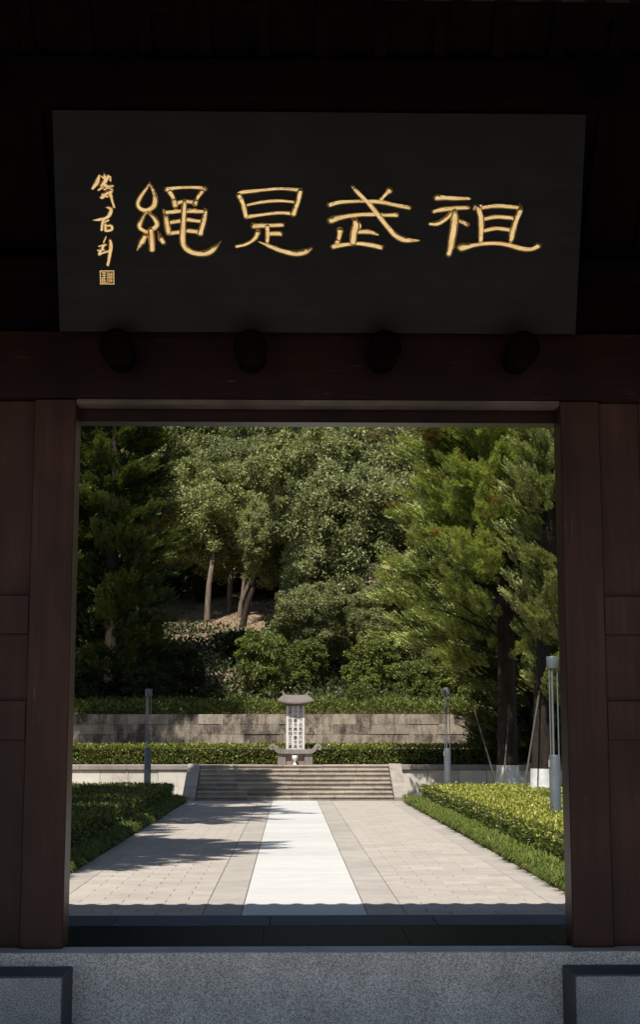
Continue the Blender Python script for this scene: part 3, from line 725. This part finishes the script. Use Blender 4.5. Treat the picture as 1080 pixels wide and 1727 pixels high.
def conifer_crown(name, H0, H1, R, nb=120, ns=26, nl=15, per=2.2, low=.95, tight=False, up=(8, 34), spray=.46, leafw=.034, prof=None, droop=.25, lean=(0, 0)):
    """branches > sprays > scale leaves, z measured from the ground"""
    npl = max(20, int(nb / per)); pk = rng.integers(0, npl, nb)
    zb = np.clip((H0 + (H1 - H0) * rng.uniform(0, 1, npl) ** low)[pk] + rng.normal(0, .10 if tight else .22, nb), H0, H1 - .05)
    tz = (zb - H0) / (H1 - H0)
    pf = prof if prof else (lambda t: np.where(t < .12, .72 + .28 * t / .12, 1 - .75 * ((t - .12) / .88) ** 1.4))
    Lb = R * pf(tz) * rng.uniform(.62, 1.12, npl)[pk] * rng.uniform(.85, 1.05, nb)
    az = rng.uniform(0, 2 * np.pi, npl)[pk] + rng.normal(0, .08 if tight else .17, nb); el = np.radians(rng.uniform(*up, npl)[pk] + rng.normal(0, 3 if tight else 6, nb))
    bd = np.stack([np.cos(az) * np.cos(el), np.sin(az) * np.cos(el), np.sin(el)], 1)
    bi = np.repeat(np.arange(nb), ns); n = len(bi)
    t = rng.uniform(.3 if tight else .16, 1.0, n) ** .7
    lat = runit(n) * (.10 + .42 * np.sin(np.pi * np.clip(t, 0, 1) ** .9) * (.58 if tight else .95))[:, None] * np.array([1, 1, .6])
    base = np.stack([np.zeros(nb) + lean[0] * tz, np.zeros(nb) + lean[1] * tz, zb], 1)
    sag = -droop * Lb[bi] * t ** 2 * .35
    sp = base[bi] + bd[bi] * (Lb[bi] * t)[:, None] + lat; sp[:, 2] += sag
    sd = norm(bd[bi] * 1.0 + runit(n) * (.42 if tight else .55) + np.array([0, 0, .35]))
    side = norm(np.cross(sd, norm(runit(n) * .5 + np.array([0, 0, 1]))))
    Ls = spray * rng.uniform(.65, 1.25, n)
    li = np.repeat(np.arange(n), nl); N = len(li)
    u = np.tile(np.linspace(0, 1, nl), n) + rng.uniform(-.03, .03, N)
    sgn = np.tile(np.where(np.arange(nl) % 2 == 0, 1., -1.), n); sgn[np.arange(nl - 1, N, nl)] = 0
    pos = sp[li] + sd[li] * (Ls[li] * u * .8)[:, None]
    A = norm(sd[li] * .9 + side[li] * (sgn * .75)[:, None] + runit(N) * .28)
    B = np.cross(A, norm(np.cross(sd[li], side[li]) + runit(N) * .45))
    Ll = Ls[li] * (.38 - .18 * np.clip(u, 0, 1)) * rng.uniform(.8, 1.2, N)
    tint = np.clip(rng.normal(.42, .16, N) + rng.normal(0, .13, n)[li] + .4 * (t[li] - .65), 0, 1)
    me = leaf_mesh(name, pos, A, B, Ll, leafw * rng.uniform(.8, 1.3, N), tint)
    return me, (base, bd, Lb, zb)
def trunk_mesh(name, x0, z0, pts, rads, limbs=(), seg=10):
    mb = MB(); mb.tube(pts, rads, seg)
    for lp, lr in limbs: mb.tube(lp, lr, 6)
    return mb.mesh(name, True)

BROAD = [broad_crown('broad_crown_a', 11, 42, 165, .172), broad_crown('broad_crown_b', 12, 42, 165, .16), broad_crown('broad_crown_c', 9, 48, 170, .185, .85)]
SHRUBC = broad_crown('shrub_crown', 8, 26, 70, .30)[0]
def broad_tree(x, y, zc, r, var, mat, label, name='evergreen_tree', cat='tree', group=None, lean=0.0, rt=.2, bark='bark', rz=None, squash=1.0, crown_off=(0, 0)):
    z0 = float(hill_z(x, y)) - .1
    t = thing(name, label, cat, (x, y, z0), group)
    me, lc = BROAD[var]; s = r / 4.6
    cx, cy, cz = lean + crown_off[0], crown_off[1], zc - z0
    rz = random.uniform(0, 6.28) if rz is None else rz
    o = link('crown', me, t, (cx, cy, cz), M[mat]); o.scale = (s, s, s * squash); o.rotation_euler = (0, 0, rz)
    top = Vector((cx, cy, cz))
    pts = [Vector((0, 0, -.2)), Vector((lean * .25, 0, cz * .3)), Vector((lean * .62 + .08, crown_off[1] * .25, cz * .62)), top]
    limbs = []
    for k in range(6):
        l = lc[k]; c, sn = math.cos(rz), math.sin(rz)
        e = top + Vector(((l[0] * c - l[1] * sn) * s, (l[0] * sn + l[1] * c) * s, l[2] * s * squash + .2))
        q = pts[2].lerp(pts[3], k / 7)
        limbs.append(([q, q.lerp(e, .5) + Vector((0, 0, .15)), e], [rt * .42, rt * .28, rt * .1]))
    tm = trunk_mesh('trunk', 0, 0, pts, [rt * 1.25, rt, rt * .85, rt * .4], limbs)
    link('trunk', tm, t, (0, 0, 0), M[bark])
    return t

# ---- the wood on the hillside
W1 = 'evergreen trees of the hillside wood'
broad_tree(-4.35, 75.0, 13.8, 4.3, 0, 'camphor', 'broad evergreen tree above the bare earth patch, on the leftmost pale sunlit trunk', lean=.35, rt=.135, bark='bark_pale', group=W1, crown_off=(0, 3.2))
broad_tree(-3.35, 78.0, 14.9, 4.0, 1, 'camphor', 'broad evergreen tree behind, its straight trunk second from left on the bare earth', lean=.2, rt=.13, bark='bark_pale', group=W1, crown_off=(0, 2.5))
broad_tree(-2.55, 73.2, 11.6, 2.7, 2, 'camphor', 'evergreen tree on the dark leaning trunk at the right of the earth patch', lean=1.3, rt=.14, bark='bark_shade', group=W1, crown_off=(0, 1.2))
broad_tree(2.75, 64.0, 9.6, 4.5, 1, 'camphor', 'large rounded evergreen tree in the middle, foliage reaching down behind the stele', rt=.28, bark='bark_shade', group=W1, squash=1.12)
broad_tree(1.2, 70.0, 13.6, 4.1, 0, 'camphor', 'evergreen tree above and behind the large rounded central one', rt=.25, bark='bark_shade', group=W1)
broad_tree(5.6, 71.0, 14.0, 4.6, 2, 'camphor', 'evergreen tree behind the bright cedar, right of the central tree', rt=.25, bark='bark_shade', group=W1)
broad_tree(8.6, 64.0, 9.5, 4.0, 0, 'camphor', 'evergreen tree low behind the right cedars', rt=.25, bark='bark_shade', group=W1)
broad_tree(13.0, 70.0, 13.0, 4.8, 1, 'camphor', 'evergreen tree at the far right behind the juniper', rt=.25, bark='bark_shade', group=W1)
broad_tree(-9.2, 76.0, 14.4, 4.4, 2, 'camphor', 'evergreen tree behind the dark left cedars, left of the earth patch', rt=.24, bark='bark_shade', group=W1)
broad_tree(-6.9, 83.0, 15.2, 3.6, 0, 'camphor_dark', 'darker evergreen tree just behind the pale trunks', rt=.2, bark='bark_shade', group=W1)
broad_tree(-1.0, 84.0, 13.2, 3.2, 2, 'camphor_dark', 'low dark evergreen tree filling the gap behind the leaning trunk', rt=.2, bark='bark_shade', group=W1)
broad_tree(5.1, 80.0, 18.2, 2.1, 1, 'autumn', 'small tree with pinkish turning leaves at the top edge, left of the cedar', name='turning_tree', rt=.14, bark='bark_shade')
k = 0
for y, zz, xs_, r in ((90, 19.0, (-14.5, -9.5, -4.6, .3, 5.2, 10.2, 15.5), 4.9), (101, 25.0, (-17, -11.8, -6.4, -1, 4.4, 9.8, 15.4, 20), 5.4)):
    for x in xs_:
        broad_tree(x + random.uniform(-.8, .8), y + random.uniform(-2, 2), zz + random.uniform(-.8, 1.0), r, k % 3, 'camphor' if k % 4 else 'camphor_dark',
                   'evergreen tree high in the hillside wood along the top of the doorway view', group='evergreen trees along the top of the hill', rt=.24, bark='bark_shade'); k += 1
# tall trees whose crowns are above the view and whose shade falls on the bank
broad_tree(-8.6, 58.5, 20.4, 4.3, 2, 'camphor_dark', 'tall dark evergreen tree behind the left cedars with its crown above the doorway view', rt=.3, bark='bark_shade', group=W1, crown_off=(3.9, 0))
# pale forked trunk on the earth patch
ft = thing('forked_trunk', 'short pale forked trunk between the straight and the dark leaning trunks', 'tree trunk', (-2.75, 76.0, float(hill_z(-2.75, 76)) - .05))
link('trunk', trunk_mesh('trunk', 0, 0, [(0, 0, -.1), (.1, 0, .8), (.5, 0, 1.8), (.95, .1, 2.7)], [.15, .12, .10, .07], [([(.12, 0, .8), (.2, .1, 1.7), (.3, .1, 2.6)], [.10, .09, .07])]), ft, (0, 0, 0), M['bark_pale'])

# ---- conifers beside the path
CON = {}
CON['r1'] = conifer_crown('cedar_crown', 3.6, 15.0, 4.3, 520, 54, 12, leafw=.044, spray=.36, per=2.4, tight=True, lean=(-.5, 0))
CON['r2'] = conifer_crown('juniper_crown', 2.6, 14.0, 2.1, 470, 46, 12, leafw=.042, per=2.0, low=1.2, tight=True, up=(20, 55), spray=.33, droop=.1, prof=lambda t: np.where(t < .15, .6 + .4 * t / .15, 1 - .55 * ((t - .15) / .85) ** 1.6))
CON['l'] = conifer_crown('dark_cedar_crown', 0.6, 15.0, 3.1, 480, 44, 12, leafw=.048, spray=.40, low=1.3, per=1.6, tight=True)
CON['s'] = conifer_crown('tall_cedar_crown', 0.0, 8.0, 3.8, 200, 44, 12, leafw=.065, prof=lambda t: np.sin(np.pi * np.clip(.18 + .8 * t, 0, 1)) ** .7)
def conifer(x, y, key, mat, label, rt=.26, top=13.0, rz=0, name='cedar_tree', cat='tree', group=None, wash=True, crown_z=0.0, scale=1.0, bark='bark_shade', z0=-.03, off=(0, 0), branches=34):
    t = thing(name, label, cat, (x, y, z0), group)
    me, (base, bd, Lb, zb) = CON[key]
    o = link('crown', me, t, (off[0], off[1], crown_z), M[mat]); o.rotation_euler = (0, 0, rz); o.scale = (scale,) * 3
    pts = [(0, 0, -.1), (.02, 0, 1.2), (off[0] * .3 + .03, 0, top * .45), (off[0], off[1], top)]
    limbs = []
    c, s = math.cos(rz), math.sin(rz)
    for k in range(branches):
        b = Vector(base[k]) * scale; d = Vector(bd[k]); d = Vector((d.x * c - d.y * s, d.x * s + d.y * c, d.z)); b = Vector((b.x * c - b.y * s, b.x * s + b.y * c, b.z))
        b = b + Vector((off[0], off[1], crown_z)); e = b + d * Lb[k] * scale * .85
        limbs.append(([b, b.lerp(e, .5), e - Vector((0, 0, .08 * Lb[k]))], [.045, .03, .008]))
    link('trunk', trunk_mesh('trunk', 0, 0, pts, [rt * 1.2, rt, rt * .75, rt * .2], limbs, 14), t, (0, 0, 0), M[bark])
    if wash:
        pw = [(0, 0, -.1), (.016, 0, 1.05)]
        link('limewashed_base', trunk_mesh('limewash', 0, 0, pw, [rt * 1.2 + .012, rt * 1.03 + .012], (), 14), t, (0, 0, 0), M['limewash'])
    return t
conifer(6.15, 43.6, 'r1', 'cedar', 'bright yellow-green cedar with brown patches leaning towards the steps, right of the path', rt=.30)
conifer(6.30, 38.6, 'r2', 'cedar_grey', 'pale green juniper with thick limewashed trunk nearest the right jamb', rt=.27, name='juniper_tree', off=(.75, .2), bark='bark_shade')
conifer(10.2, 49.0, 'r1', 'cedar', 'cedar at the far right behind the juniper, past the end of the retaining wall', rt=.28, rz=2.1)
conifer(7.6, 47.2, 'l', 'cedar_shade', 'dark cedar standing close behind the bright cedar', rt=.24, rz=1.0, scale=.9, crown_z=.5)
conifer(-6.7, 54.6, 'l', 'cedar_shade', 'dark shaded cedar above the retaining wall, nearest the earth patch', rt=.26, wash=False, z0=2.4, scale=1.02)
conifer(-10.2, 53.8, 'l', 'cedar_shade', 'dark cedar above the far left end of the retaining wall', rt=.26, rz=2.0, scale=1.05, z0=2.4, wash=False)
conifer(-8.6, 59.5, 'l', 'cedar_shade', 'dark cedar higher on the bank, between the two left wall-top cedars', rt=.26, rz=4.0, scale=1.15, z0=3.4, wash=False)
# trees of the same rows that stand nearer the gate; the jambs and the door head hide them, their shade lies on the path
for x, y, cz, sc, rz, lab, off in ((-7.4, 18.8, 7.3, 1.08, .4, 'tall cedar left of the path hidden by the left jamb, shading the near paving', (.75, 0)),
                              (-8.4, 23.2, 8.6, 1.0, 3.4, 'tall cedar hidden by the left jamb, shading the middle of the left hedge', (.5, 0)),
                              (-8.4, 28.6, 9.6, 1.3, 1.7, 'tall cedar left of the path hidden by the left jamb, shading the far paving', (1.2, .3)),
                              (-7.6, 37.2, 11.0, .72, 5.2, 'tall thin-crowned cedar hidden by the left jamb, shading the left of the steps', (1.9, .2)),
                              (-10.4, 45.6, 12.4, .95, 2.2, 'tall cedar behind the left jamb whose crown shades the wall-top cedars', (3.0, 0)),
                              (7.9, 28.9, 8.9, .82, 2.9, 'tall cedar right of the path hidden by the right jamb, shading the hedge', (-1.7, 0))):
    conifer(x, y, 's', 'cedar_shade', lab, rt=.3, top=cz + 6 * sc, rz=rz, crown_z=cz, scale=sc, off=off)
for k, (x, y) in enumerate(((-9.3, 20.8), (-9.4, 25.6), (-9.6, 31.0), (-10.0, 35.6))):  # trees added out of view to cut sky light on the left hedge
    conifer(x, y, 'l', 'cedar_shade', 'unseen dense cedar added behind the left jamb to block sky light, number %s from the gate' % ('one', 'two', 'three', 'four')[k], rz=k * 1.3, group='added cedars behind the left jamb', scale=.95)
# props steadying the right cedars
for p0, p1, lab in (((5.75, 42.2, .1), (5.05, 42.6, 2.75), 'thin leaning prop against the bright cedar, tilting left'), ((5.70, 41.6, .1), (6.15, 42.9, 2.75), 'thin pale prop leaning right into the bright cedar'),
                    ((5.55, 37.2, .1), (6.25, 38.3, 3.0), 'dark slanting prop beside the juniper trunk')):
    t = thing('tree_prop', lab, 'prop', p0, 'props steadying the right trees')
    MB().tube([p0, p1], [.026, .022], 8).build('pole', M['pole'], t, True)

# ---- clipped hedges
def box_leaves(x0, x1, y0, y1, z0, z1, dens, L, faces, yellow_top=.35, bulge=.05, keep=None):
    Ps, Ns, Ts = [], [], []
    def addf(n, f, nrm, tb):
        if n <= 0: return
        u = rng.uniform(0, 1, (n, 2)); Ps.append(f(u)); Ns.append(np.tile(nrm, (n, 1))); Ts.append(np.clip(rng.normal(tb, .17, n), 0, 1))
    dx, dy, dz = x1 - x0, y1 - y0, z1 - z0
    k = lambda u, a, b: a + (b - a) * u
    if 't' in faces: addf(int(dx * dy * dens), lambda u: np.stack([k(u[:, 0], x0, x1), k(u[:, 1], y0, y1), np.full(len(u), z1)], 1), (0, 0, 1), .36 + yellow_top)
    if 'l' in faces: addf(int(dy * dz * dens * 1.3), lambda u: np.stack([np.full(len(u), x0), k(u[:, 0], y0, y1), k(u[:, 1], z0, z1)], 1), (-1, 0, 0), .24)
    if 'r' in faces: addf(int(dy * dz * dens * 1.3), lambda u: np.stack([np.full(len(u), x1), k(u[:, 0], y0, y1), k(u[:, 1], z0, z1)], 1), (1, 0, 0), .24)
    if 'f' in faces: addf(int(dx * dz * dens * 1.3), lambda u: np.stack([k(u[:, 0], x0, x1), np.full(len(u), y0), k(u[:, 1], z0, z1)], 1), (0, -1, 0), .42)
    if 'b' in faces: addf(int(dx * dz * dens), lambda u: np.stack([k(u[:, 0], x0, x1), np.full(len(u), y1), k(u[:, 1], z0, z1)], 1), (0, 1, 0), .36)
    Pp = np.vstack(Ps); N_ = np.vstack(Ns); T = np.concatenate(Ts)
    if keep is not None:
        q = keep(Pp); Pp, N_, T = Pp[q], N_[q], T[q]
    n = len(Pp)
    lump = .5 * np.sin(Pp[:, 0] * 3.1 + Pp[:, 1] * 1.7) + .5 * np.sin(Pp[:, 1] * 4.3 - Pp[:, 0] * 2.2 + Pp[:, 2] * 5)
    Pp = Pp + N_ * (bulge * .5 * lump + rng.normal(0, bulge * .6, n))[:, None] - N_ * .05
    # round the top edges off
    ex = np.minimum(np.clip(Pp[:, 0] - x0, 0, .12), np.clip(x1 - Pp[:, 0], 0, .12)); ey = np.minimum(np.clip(Pp[:, 1] - y0, 0, .12), np.clip(y1 - Pp[:, 1], 0, .12))
    Pp[:, 2] -= np.where(N_[:, 2] > .5, (.12 - np.minimum(ex, ey)) * .5, 0)
    up = np.array([0, 0, .45])
    A = norm(N_ * .55 + runit(n) * .85 + up); B = np.cross(A, norm(N_ + runit(n) * .8))
    s = rng.uniform(.6, 1.25, n)
    return Pp, A, B, L * s, L * .5 * s, T
def hedge(label, x0, x1, y0, y1, z0, z1, dens, L, faces, group, yt=.35, mat='hedge', keep=None):
    c = ((x0 + x1) / 2, (y0 + y1) / 2, z0)
    t = thing('clipped_hedge', label, 'hedge', c, group)
    d = box_leaves(x0 - c[0], x1 - c[0], y0 - c[1], y1 - c[1], 0.02, z1 - z0, dens, L, faces, yt, keep=(lambda p: keep(p + np.array(c))) if keep else None)
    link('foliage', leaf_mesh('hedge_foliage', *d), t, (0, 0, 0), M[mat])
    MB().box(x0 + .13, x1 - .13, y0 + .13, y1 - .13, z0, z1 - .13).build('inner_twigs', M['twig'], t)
HG = 'clipped hedges'
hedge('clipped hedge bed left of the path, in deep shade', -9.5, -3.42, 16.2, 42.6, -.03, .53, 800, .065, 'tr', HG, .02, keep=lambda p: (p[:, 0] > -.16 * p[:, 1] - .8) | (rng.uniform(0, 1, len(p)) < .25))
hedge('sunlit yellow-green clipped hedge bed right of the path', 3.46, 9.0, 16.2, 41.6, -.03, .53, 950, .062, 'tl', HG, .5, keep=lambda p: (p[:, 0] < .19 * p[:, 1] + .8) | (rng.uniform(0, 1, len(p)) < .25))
hedge('clipped hedge along the terrace in front of the retaining wall, behind the stele', -9.8, 6.95, 48.0, 49.3, .965, 1.57, 560, .095, 'tf', HG, .28)

# ---- border grass along the path
def grass_strip(name, label, x0, x1, y0, y1, n, hgt, side, yellow=0.0):
    nt_ = n // 34; ti = rng.integers(0, nt_, n); ox = rng.normal(0, .035, n); oy = rng.normal(0, .035, n)
    px = rng.uniform(x0, x1, nt_)[ti] + ox; py = rng.uniform(y0, y1, nt_)[ti] + oy
    a = np.arctan2(oy, ox) + rng.normal(0, .5, n); L = hgt * rng.uniform(.6, 1.25, n) * rng.uniform(.75, 1.2, nt_)[ti]
    d = np.stack([np.cos(a) + side * .3, np.sin(a), np.zeros(n)], 1); d = d / np.linalg.norm(d, axis=1, keepdims=True)
    w = np.stack([-d[:, 1], d[:, 0], np.zeros(n)], 1) * rng.uniform(.007, .013, n)[:, None]
    P0_ = np.stack([px, py, np.full(n, -.03)], 1)
    up = np.array([0, 0, 1.])
    reach = rng.uniform(.4, 1.0, n)
    pts = [P0_]
    for f, h in ((.22, .62), (.60, .90), (1.0, .55)):
        pts.append(P0_ + d * (L * reach * f)[:, None] + up * (L * h * (1.15 - reach * .35))[:, None])
    V = []; ww = [1, 1, .8, .12]
    for q, s in zip(pts, ww): V += [q - w * s, q + w * s]
    V = np.stack(V, 1).reshape(-1, 3)
    base = np.arange(n)[:, None] * 8
    Q = np.concatenate([base + np.array([[0, 1, 3, 2]]), base + np.array([[2, 3, 5, 4]]), base + np.array([[4, 5, 7, 6]])], 1).reshape(-1, 4)
    tint = np.repeat(np.clip(rng.normal(.45 + yellow, .2, n) + .35 * (rng.uniform(0, 1, n) > .93), 0, 1), 3)
    me = np_mesh(name, V, Q, tint=tint)
    return tag(link(name, me, None, (0, 0, 0), M['grass']), label, 'grass', None, 'stuff')
grass_strip('border_grass', 'strip of arching green border grass along the right edge of the path', 3.14, 3.52, 16.0, 42.5, 24000, .23, -1, .08)
grass_strip('border_grass', 'strip of dark border grass along the left edge of the path', -3.5, -3.14, 16.0, 43.0, 22000, .23, 1)

# ---- ground cover and shrubs above the retaining wall
n = 26000
px = rng.uniform(-10.5, 7.2, n); py = 50.75 + rng.uniform(0, 1, n) ** 1.3 * 2.6
lump = .5 + .25 * np.sin(px * 2.3) + .25 * np.sin(px * 5.1 + py * 3)
hz = hill_z(px, py) + rng.uniform(0, 1, n) ** .6 * (.30 + .22 * lump) * np.clip((py - 50.6) * 3.0, .2, 1)
Pp = np.stack([px, py, hz], 1); A = norm(runit(n) * .8 + np.array([0, -.25, .75]))
me = leaf_mesh('ground_cover', Pp, A, np.cross(A, runit(n)), .17 * rng.uniform(.6, 1.2, n), .05, np.clip(rng.normal(.5, .2, n), 0, 1))
tag(link('ground_cover', me, None, (0, 0, 0), M['shrub']), 'low green ground cover along the top of the retaining wall', 'ground cover', None, 'stuff')
n = 30000
px = rng.uniform(-16, 16, n); py = rng.uniform(53, 71.5, n); hz = hill_z(px, py) + rng.uniform(0, .55, n) ** 1.2
Pp = np.stack([px, py, hz], 1); A = norm(runit(n) + np.array([0, 0, .5]))
me = leaf_mesh('undergrowth', Pp, A, np.cross(A, runit(n)), .24 * rng.uniform(.6, 1.2, n), .11, np.clip(rng.normal(.45, .2, n), 0, 1))
tag(link('undergrowth', me, None, (0, 0, 0), M['shrub_shade']), 'dark leafy undergrowth covering the bank below the trees', 'undergrowth', None, 'stuff')
n = 26000
px = rng.uniform(-18, 22, n); py = rng.uniform(71.5, 108, n); q = (px > .5) | (px < -8.5) | (py > 82); px, py = px[q], py[q]; n = len(px)
Pp = np.stack([px, py, hill_z(px, py) + rng.uniform(0, .7, n) ** 1.2], 1); A = norm(runit(n) + np.array([0, 0, .5]))
me = leaf_mesh('undergrowth', Pp, A, np.cross(A, runit(n)), .36 * rng.uniform(.6, 1.2, n), .17, np.clip(rng.normal(.45, .2, n), 0, 1))
tag(link('undergrowth', me, None, (0, 0, 0), M['shrub_shade']), 'dark leafy undergrowth higher up between the hillside trees', 'undergrowth', None, 'stuff')
n = 9000
px = rng.uniform(-12, 6, n); py = rng.uniform(70.5, 90, n)
Pp = np.stack([px, py, hill_z(px, py) + rng.uniform(.0, .05, n)], 1); A = norm(runit(n) * np.array([1, 1, .3]))
me = leaf_mesh('leaf_litter', Pp, A, np.cross(A, norm(np.array([[0, 0, 1.]]) + runit(n) * .4)), .16 * rng.uniform(.5, 1.2, n), .09, rng.uniform(0, 1, n))
tag(link('leaf_litter', me, None, (0, 0, 0), M['litter']), 'dry brown leaves scattered on the bare earth among the trunks', 'leaf litter', None, 'stuff')

def shrub(x, y, r, mat, label, name='shrub', sq=.85, group='shrubs on the bank', z=None):
    z0 = float(hill_z(x, y)) - .05 if z is None else z
    t = thing(name, label, 'shrub', (x, y, z0), group)
    s = r / 4.6
    o = link('foliage', SHRUBC, t, (0, 0, r * sq * .85), M[mat]); o.scale = (s, s, s * sq); o.rotation_euler = (0, 0, random.uniform(0, 6))
    mb = MB()
    for k in range(5):
        a = k * 1.25; mb.tube([(0, 0, -.1), (math.cos(a) * r * .25, math.sin(a) * r * .25, r * .5), (math.cos(a) * r * .5, math.sin(a) * r * .5, r * 1.1)], [.05 * r, .035 * r, .01], 6)
    link('stem', mb.mesh('stem', True), t, (0, 0, 0), M['bark_shade'])
    return t
def ball(x, y, r, label, mat='shrub'):
    z0 = float(hill_z(x, y)) - .05
    t = thing('ball_shrub', label, 'shrub', (x, y, z0), 'round clipped shrubs')
    n = 2600; d = runit(n); Pp = d * (r * rng.uniform(.86, 1.03, n))[:, None] * np.array([1, 1, .9]) + np.array([0, 0, r * .95])
    A = norm(d * .5 + runit(n) + np.array([0, 0, .3]))
    link('foliage', leaf_mesh('ball_foliage', Pp, A, np.cross(A, runit(n)), .085 * rng.uniform(.7, 1.2, n), .045, np.clip(rng.normal(.5, .18, n), 0, 1)), t, (0, 0, 0), M[mat])
    link('stem', MB().tube([(0, 0, -.1), (0, 0, r)], .05, 6).mesh('stem'), t, (0, 0, 0), M['bark_shade'])
ball(2.35, 52.9, .55, 'round clipped shrub on the wall top, right of the stele')
ball(-2.85, 52.9, .52, 'round clipped shrub on the wall top, in shade left of the stele', 'shrub_shade')
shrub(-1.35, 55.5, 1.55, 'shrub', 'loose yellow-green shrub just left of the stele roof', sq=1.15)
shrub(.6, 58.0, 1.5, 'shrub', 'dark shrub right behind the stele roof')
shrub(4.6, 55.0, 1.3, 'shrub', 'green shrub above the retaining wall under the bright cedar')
shrub(-4.2, 57.0, 1.7, 'shrub_shade', 'dark shrub on the bank below the earth patch, left one')
shrub(-2.4, 64.5, 1.25, 'shrub_shade', 'dark shrub on the bank just below the earth patch')
shrub(-6.4, 61.0, 2.0, 'shrub_shade', 'large dark shrub behind the left cedars')
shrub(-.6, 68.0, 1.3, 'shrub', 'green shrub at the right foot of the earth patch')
shrub(-4.9, 82.5, 1.3, 'shrub_shade', 'low dark shrub behind the pale trunks')
shrub(-2.6, 82.0, 1.2, 'shrub_shade', 'low dark shrub behind the leaning trunk')
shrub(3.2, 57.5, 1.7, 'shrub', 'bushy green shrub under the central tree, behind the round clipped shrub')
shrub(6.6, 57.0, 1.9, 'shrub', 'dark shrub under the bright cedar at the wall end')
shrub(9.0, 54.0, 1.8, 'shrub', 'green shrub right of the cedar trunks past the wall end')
shrub(-8.2, 54.0, 1.9, 'shrub_shade', 'dark shrub at the left end above the retaining wall')
shrub(8.3, 47.9, 1.5, 'shrub_shade', 'dark shrub on the terrace behind the cedar trunks', z=.95)
shrub(10.6, 46.9, 1.6, 'shrub_shade', 'dark shrub on the terrace at the right edge behind the near lamp', z=.95)
shrub(-6.6, 86.0, 1.9, 'shrub_shade', 'wide dark shrub in the gap behind the leftmost pale trunk')
shrub(.4, 86.0, 1.9, 'shrub_shade', 'wide dark shrub in the gap right of the leaning trunk')
shrub(-1.7, 89.0, 2.2, 'shrub_shade', 'dark shrub higher up behind the forked trunk')
shrub(3.9, 68.5, 1.8, 'shrub_shade', 'dark shrub at the foot of the central tree')
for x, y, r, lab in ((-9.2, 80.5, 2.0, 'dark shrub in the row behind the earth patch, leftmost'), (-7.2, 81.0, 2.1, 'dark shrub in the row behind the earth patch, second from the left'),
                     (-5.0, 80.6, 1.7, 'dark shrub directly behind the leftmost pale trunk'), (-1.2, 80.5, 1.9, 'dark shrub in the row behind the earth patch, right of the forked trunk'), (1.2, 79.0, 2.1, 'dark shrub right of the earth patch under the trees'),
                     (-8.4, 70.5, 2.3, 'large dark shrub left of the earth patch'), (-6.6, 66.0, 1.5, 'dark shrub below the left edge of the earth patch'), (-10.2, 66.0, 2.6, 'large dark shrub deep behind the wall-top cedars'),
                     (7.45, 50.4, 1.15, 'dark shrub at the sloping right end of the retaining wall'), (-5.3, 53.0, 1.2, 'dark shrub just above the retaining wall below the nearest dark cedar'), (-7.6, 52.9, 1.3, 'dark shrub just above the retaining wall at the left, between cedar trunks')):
    shrub(x, y, r, 'shrub_shade', lab)
broad_tree(-.6, 75.5, 12.4, 2.9, 1, 'camphor', 'small evergreen tree right of the leaning trunk, above the shrubs', rt=.16, bark='bark_shade', group=W1)
broad_tree(6.2, 60.5, 7.6, 3.0, 2, 'camphor', 'low evergreen tree behind the bright cedar, above the wall end', rt=.2, bark='bark_shade', group=W1)
broad_tree(.4, 61.0, 6.6, 2.3, 0, 'camphor', 'low bushy evergreen left of the large central tree, behind the stele', rt=.15, bark='bark_shade', group=W1)
broad_tree(4.1, 60.2, 6.3, 2.3, 1, 'camphor', 'low bushy evergreen under the right side of the large central tree', rt=.15, bark='bark_shade', group=W1)
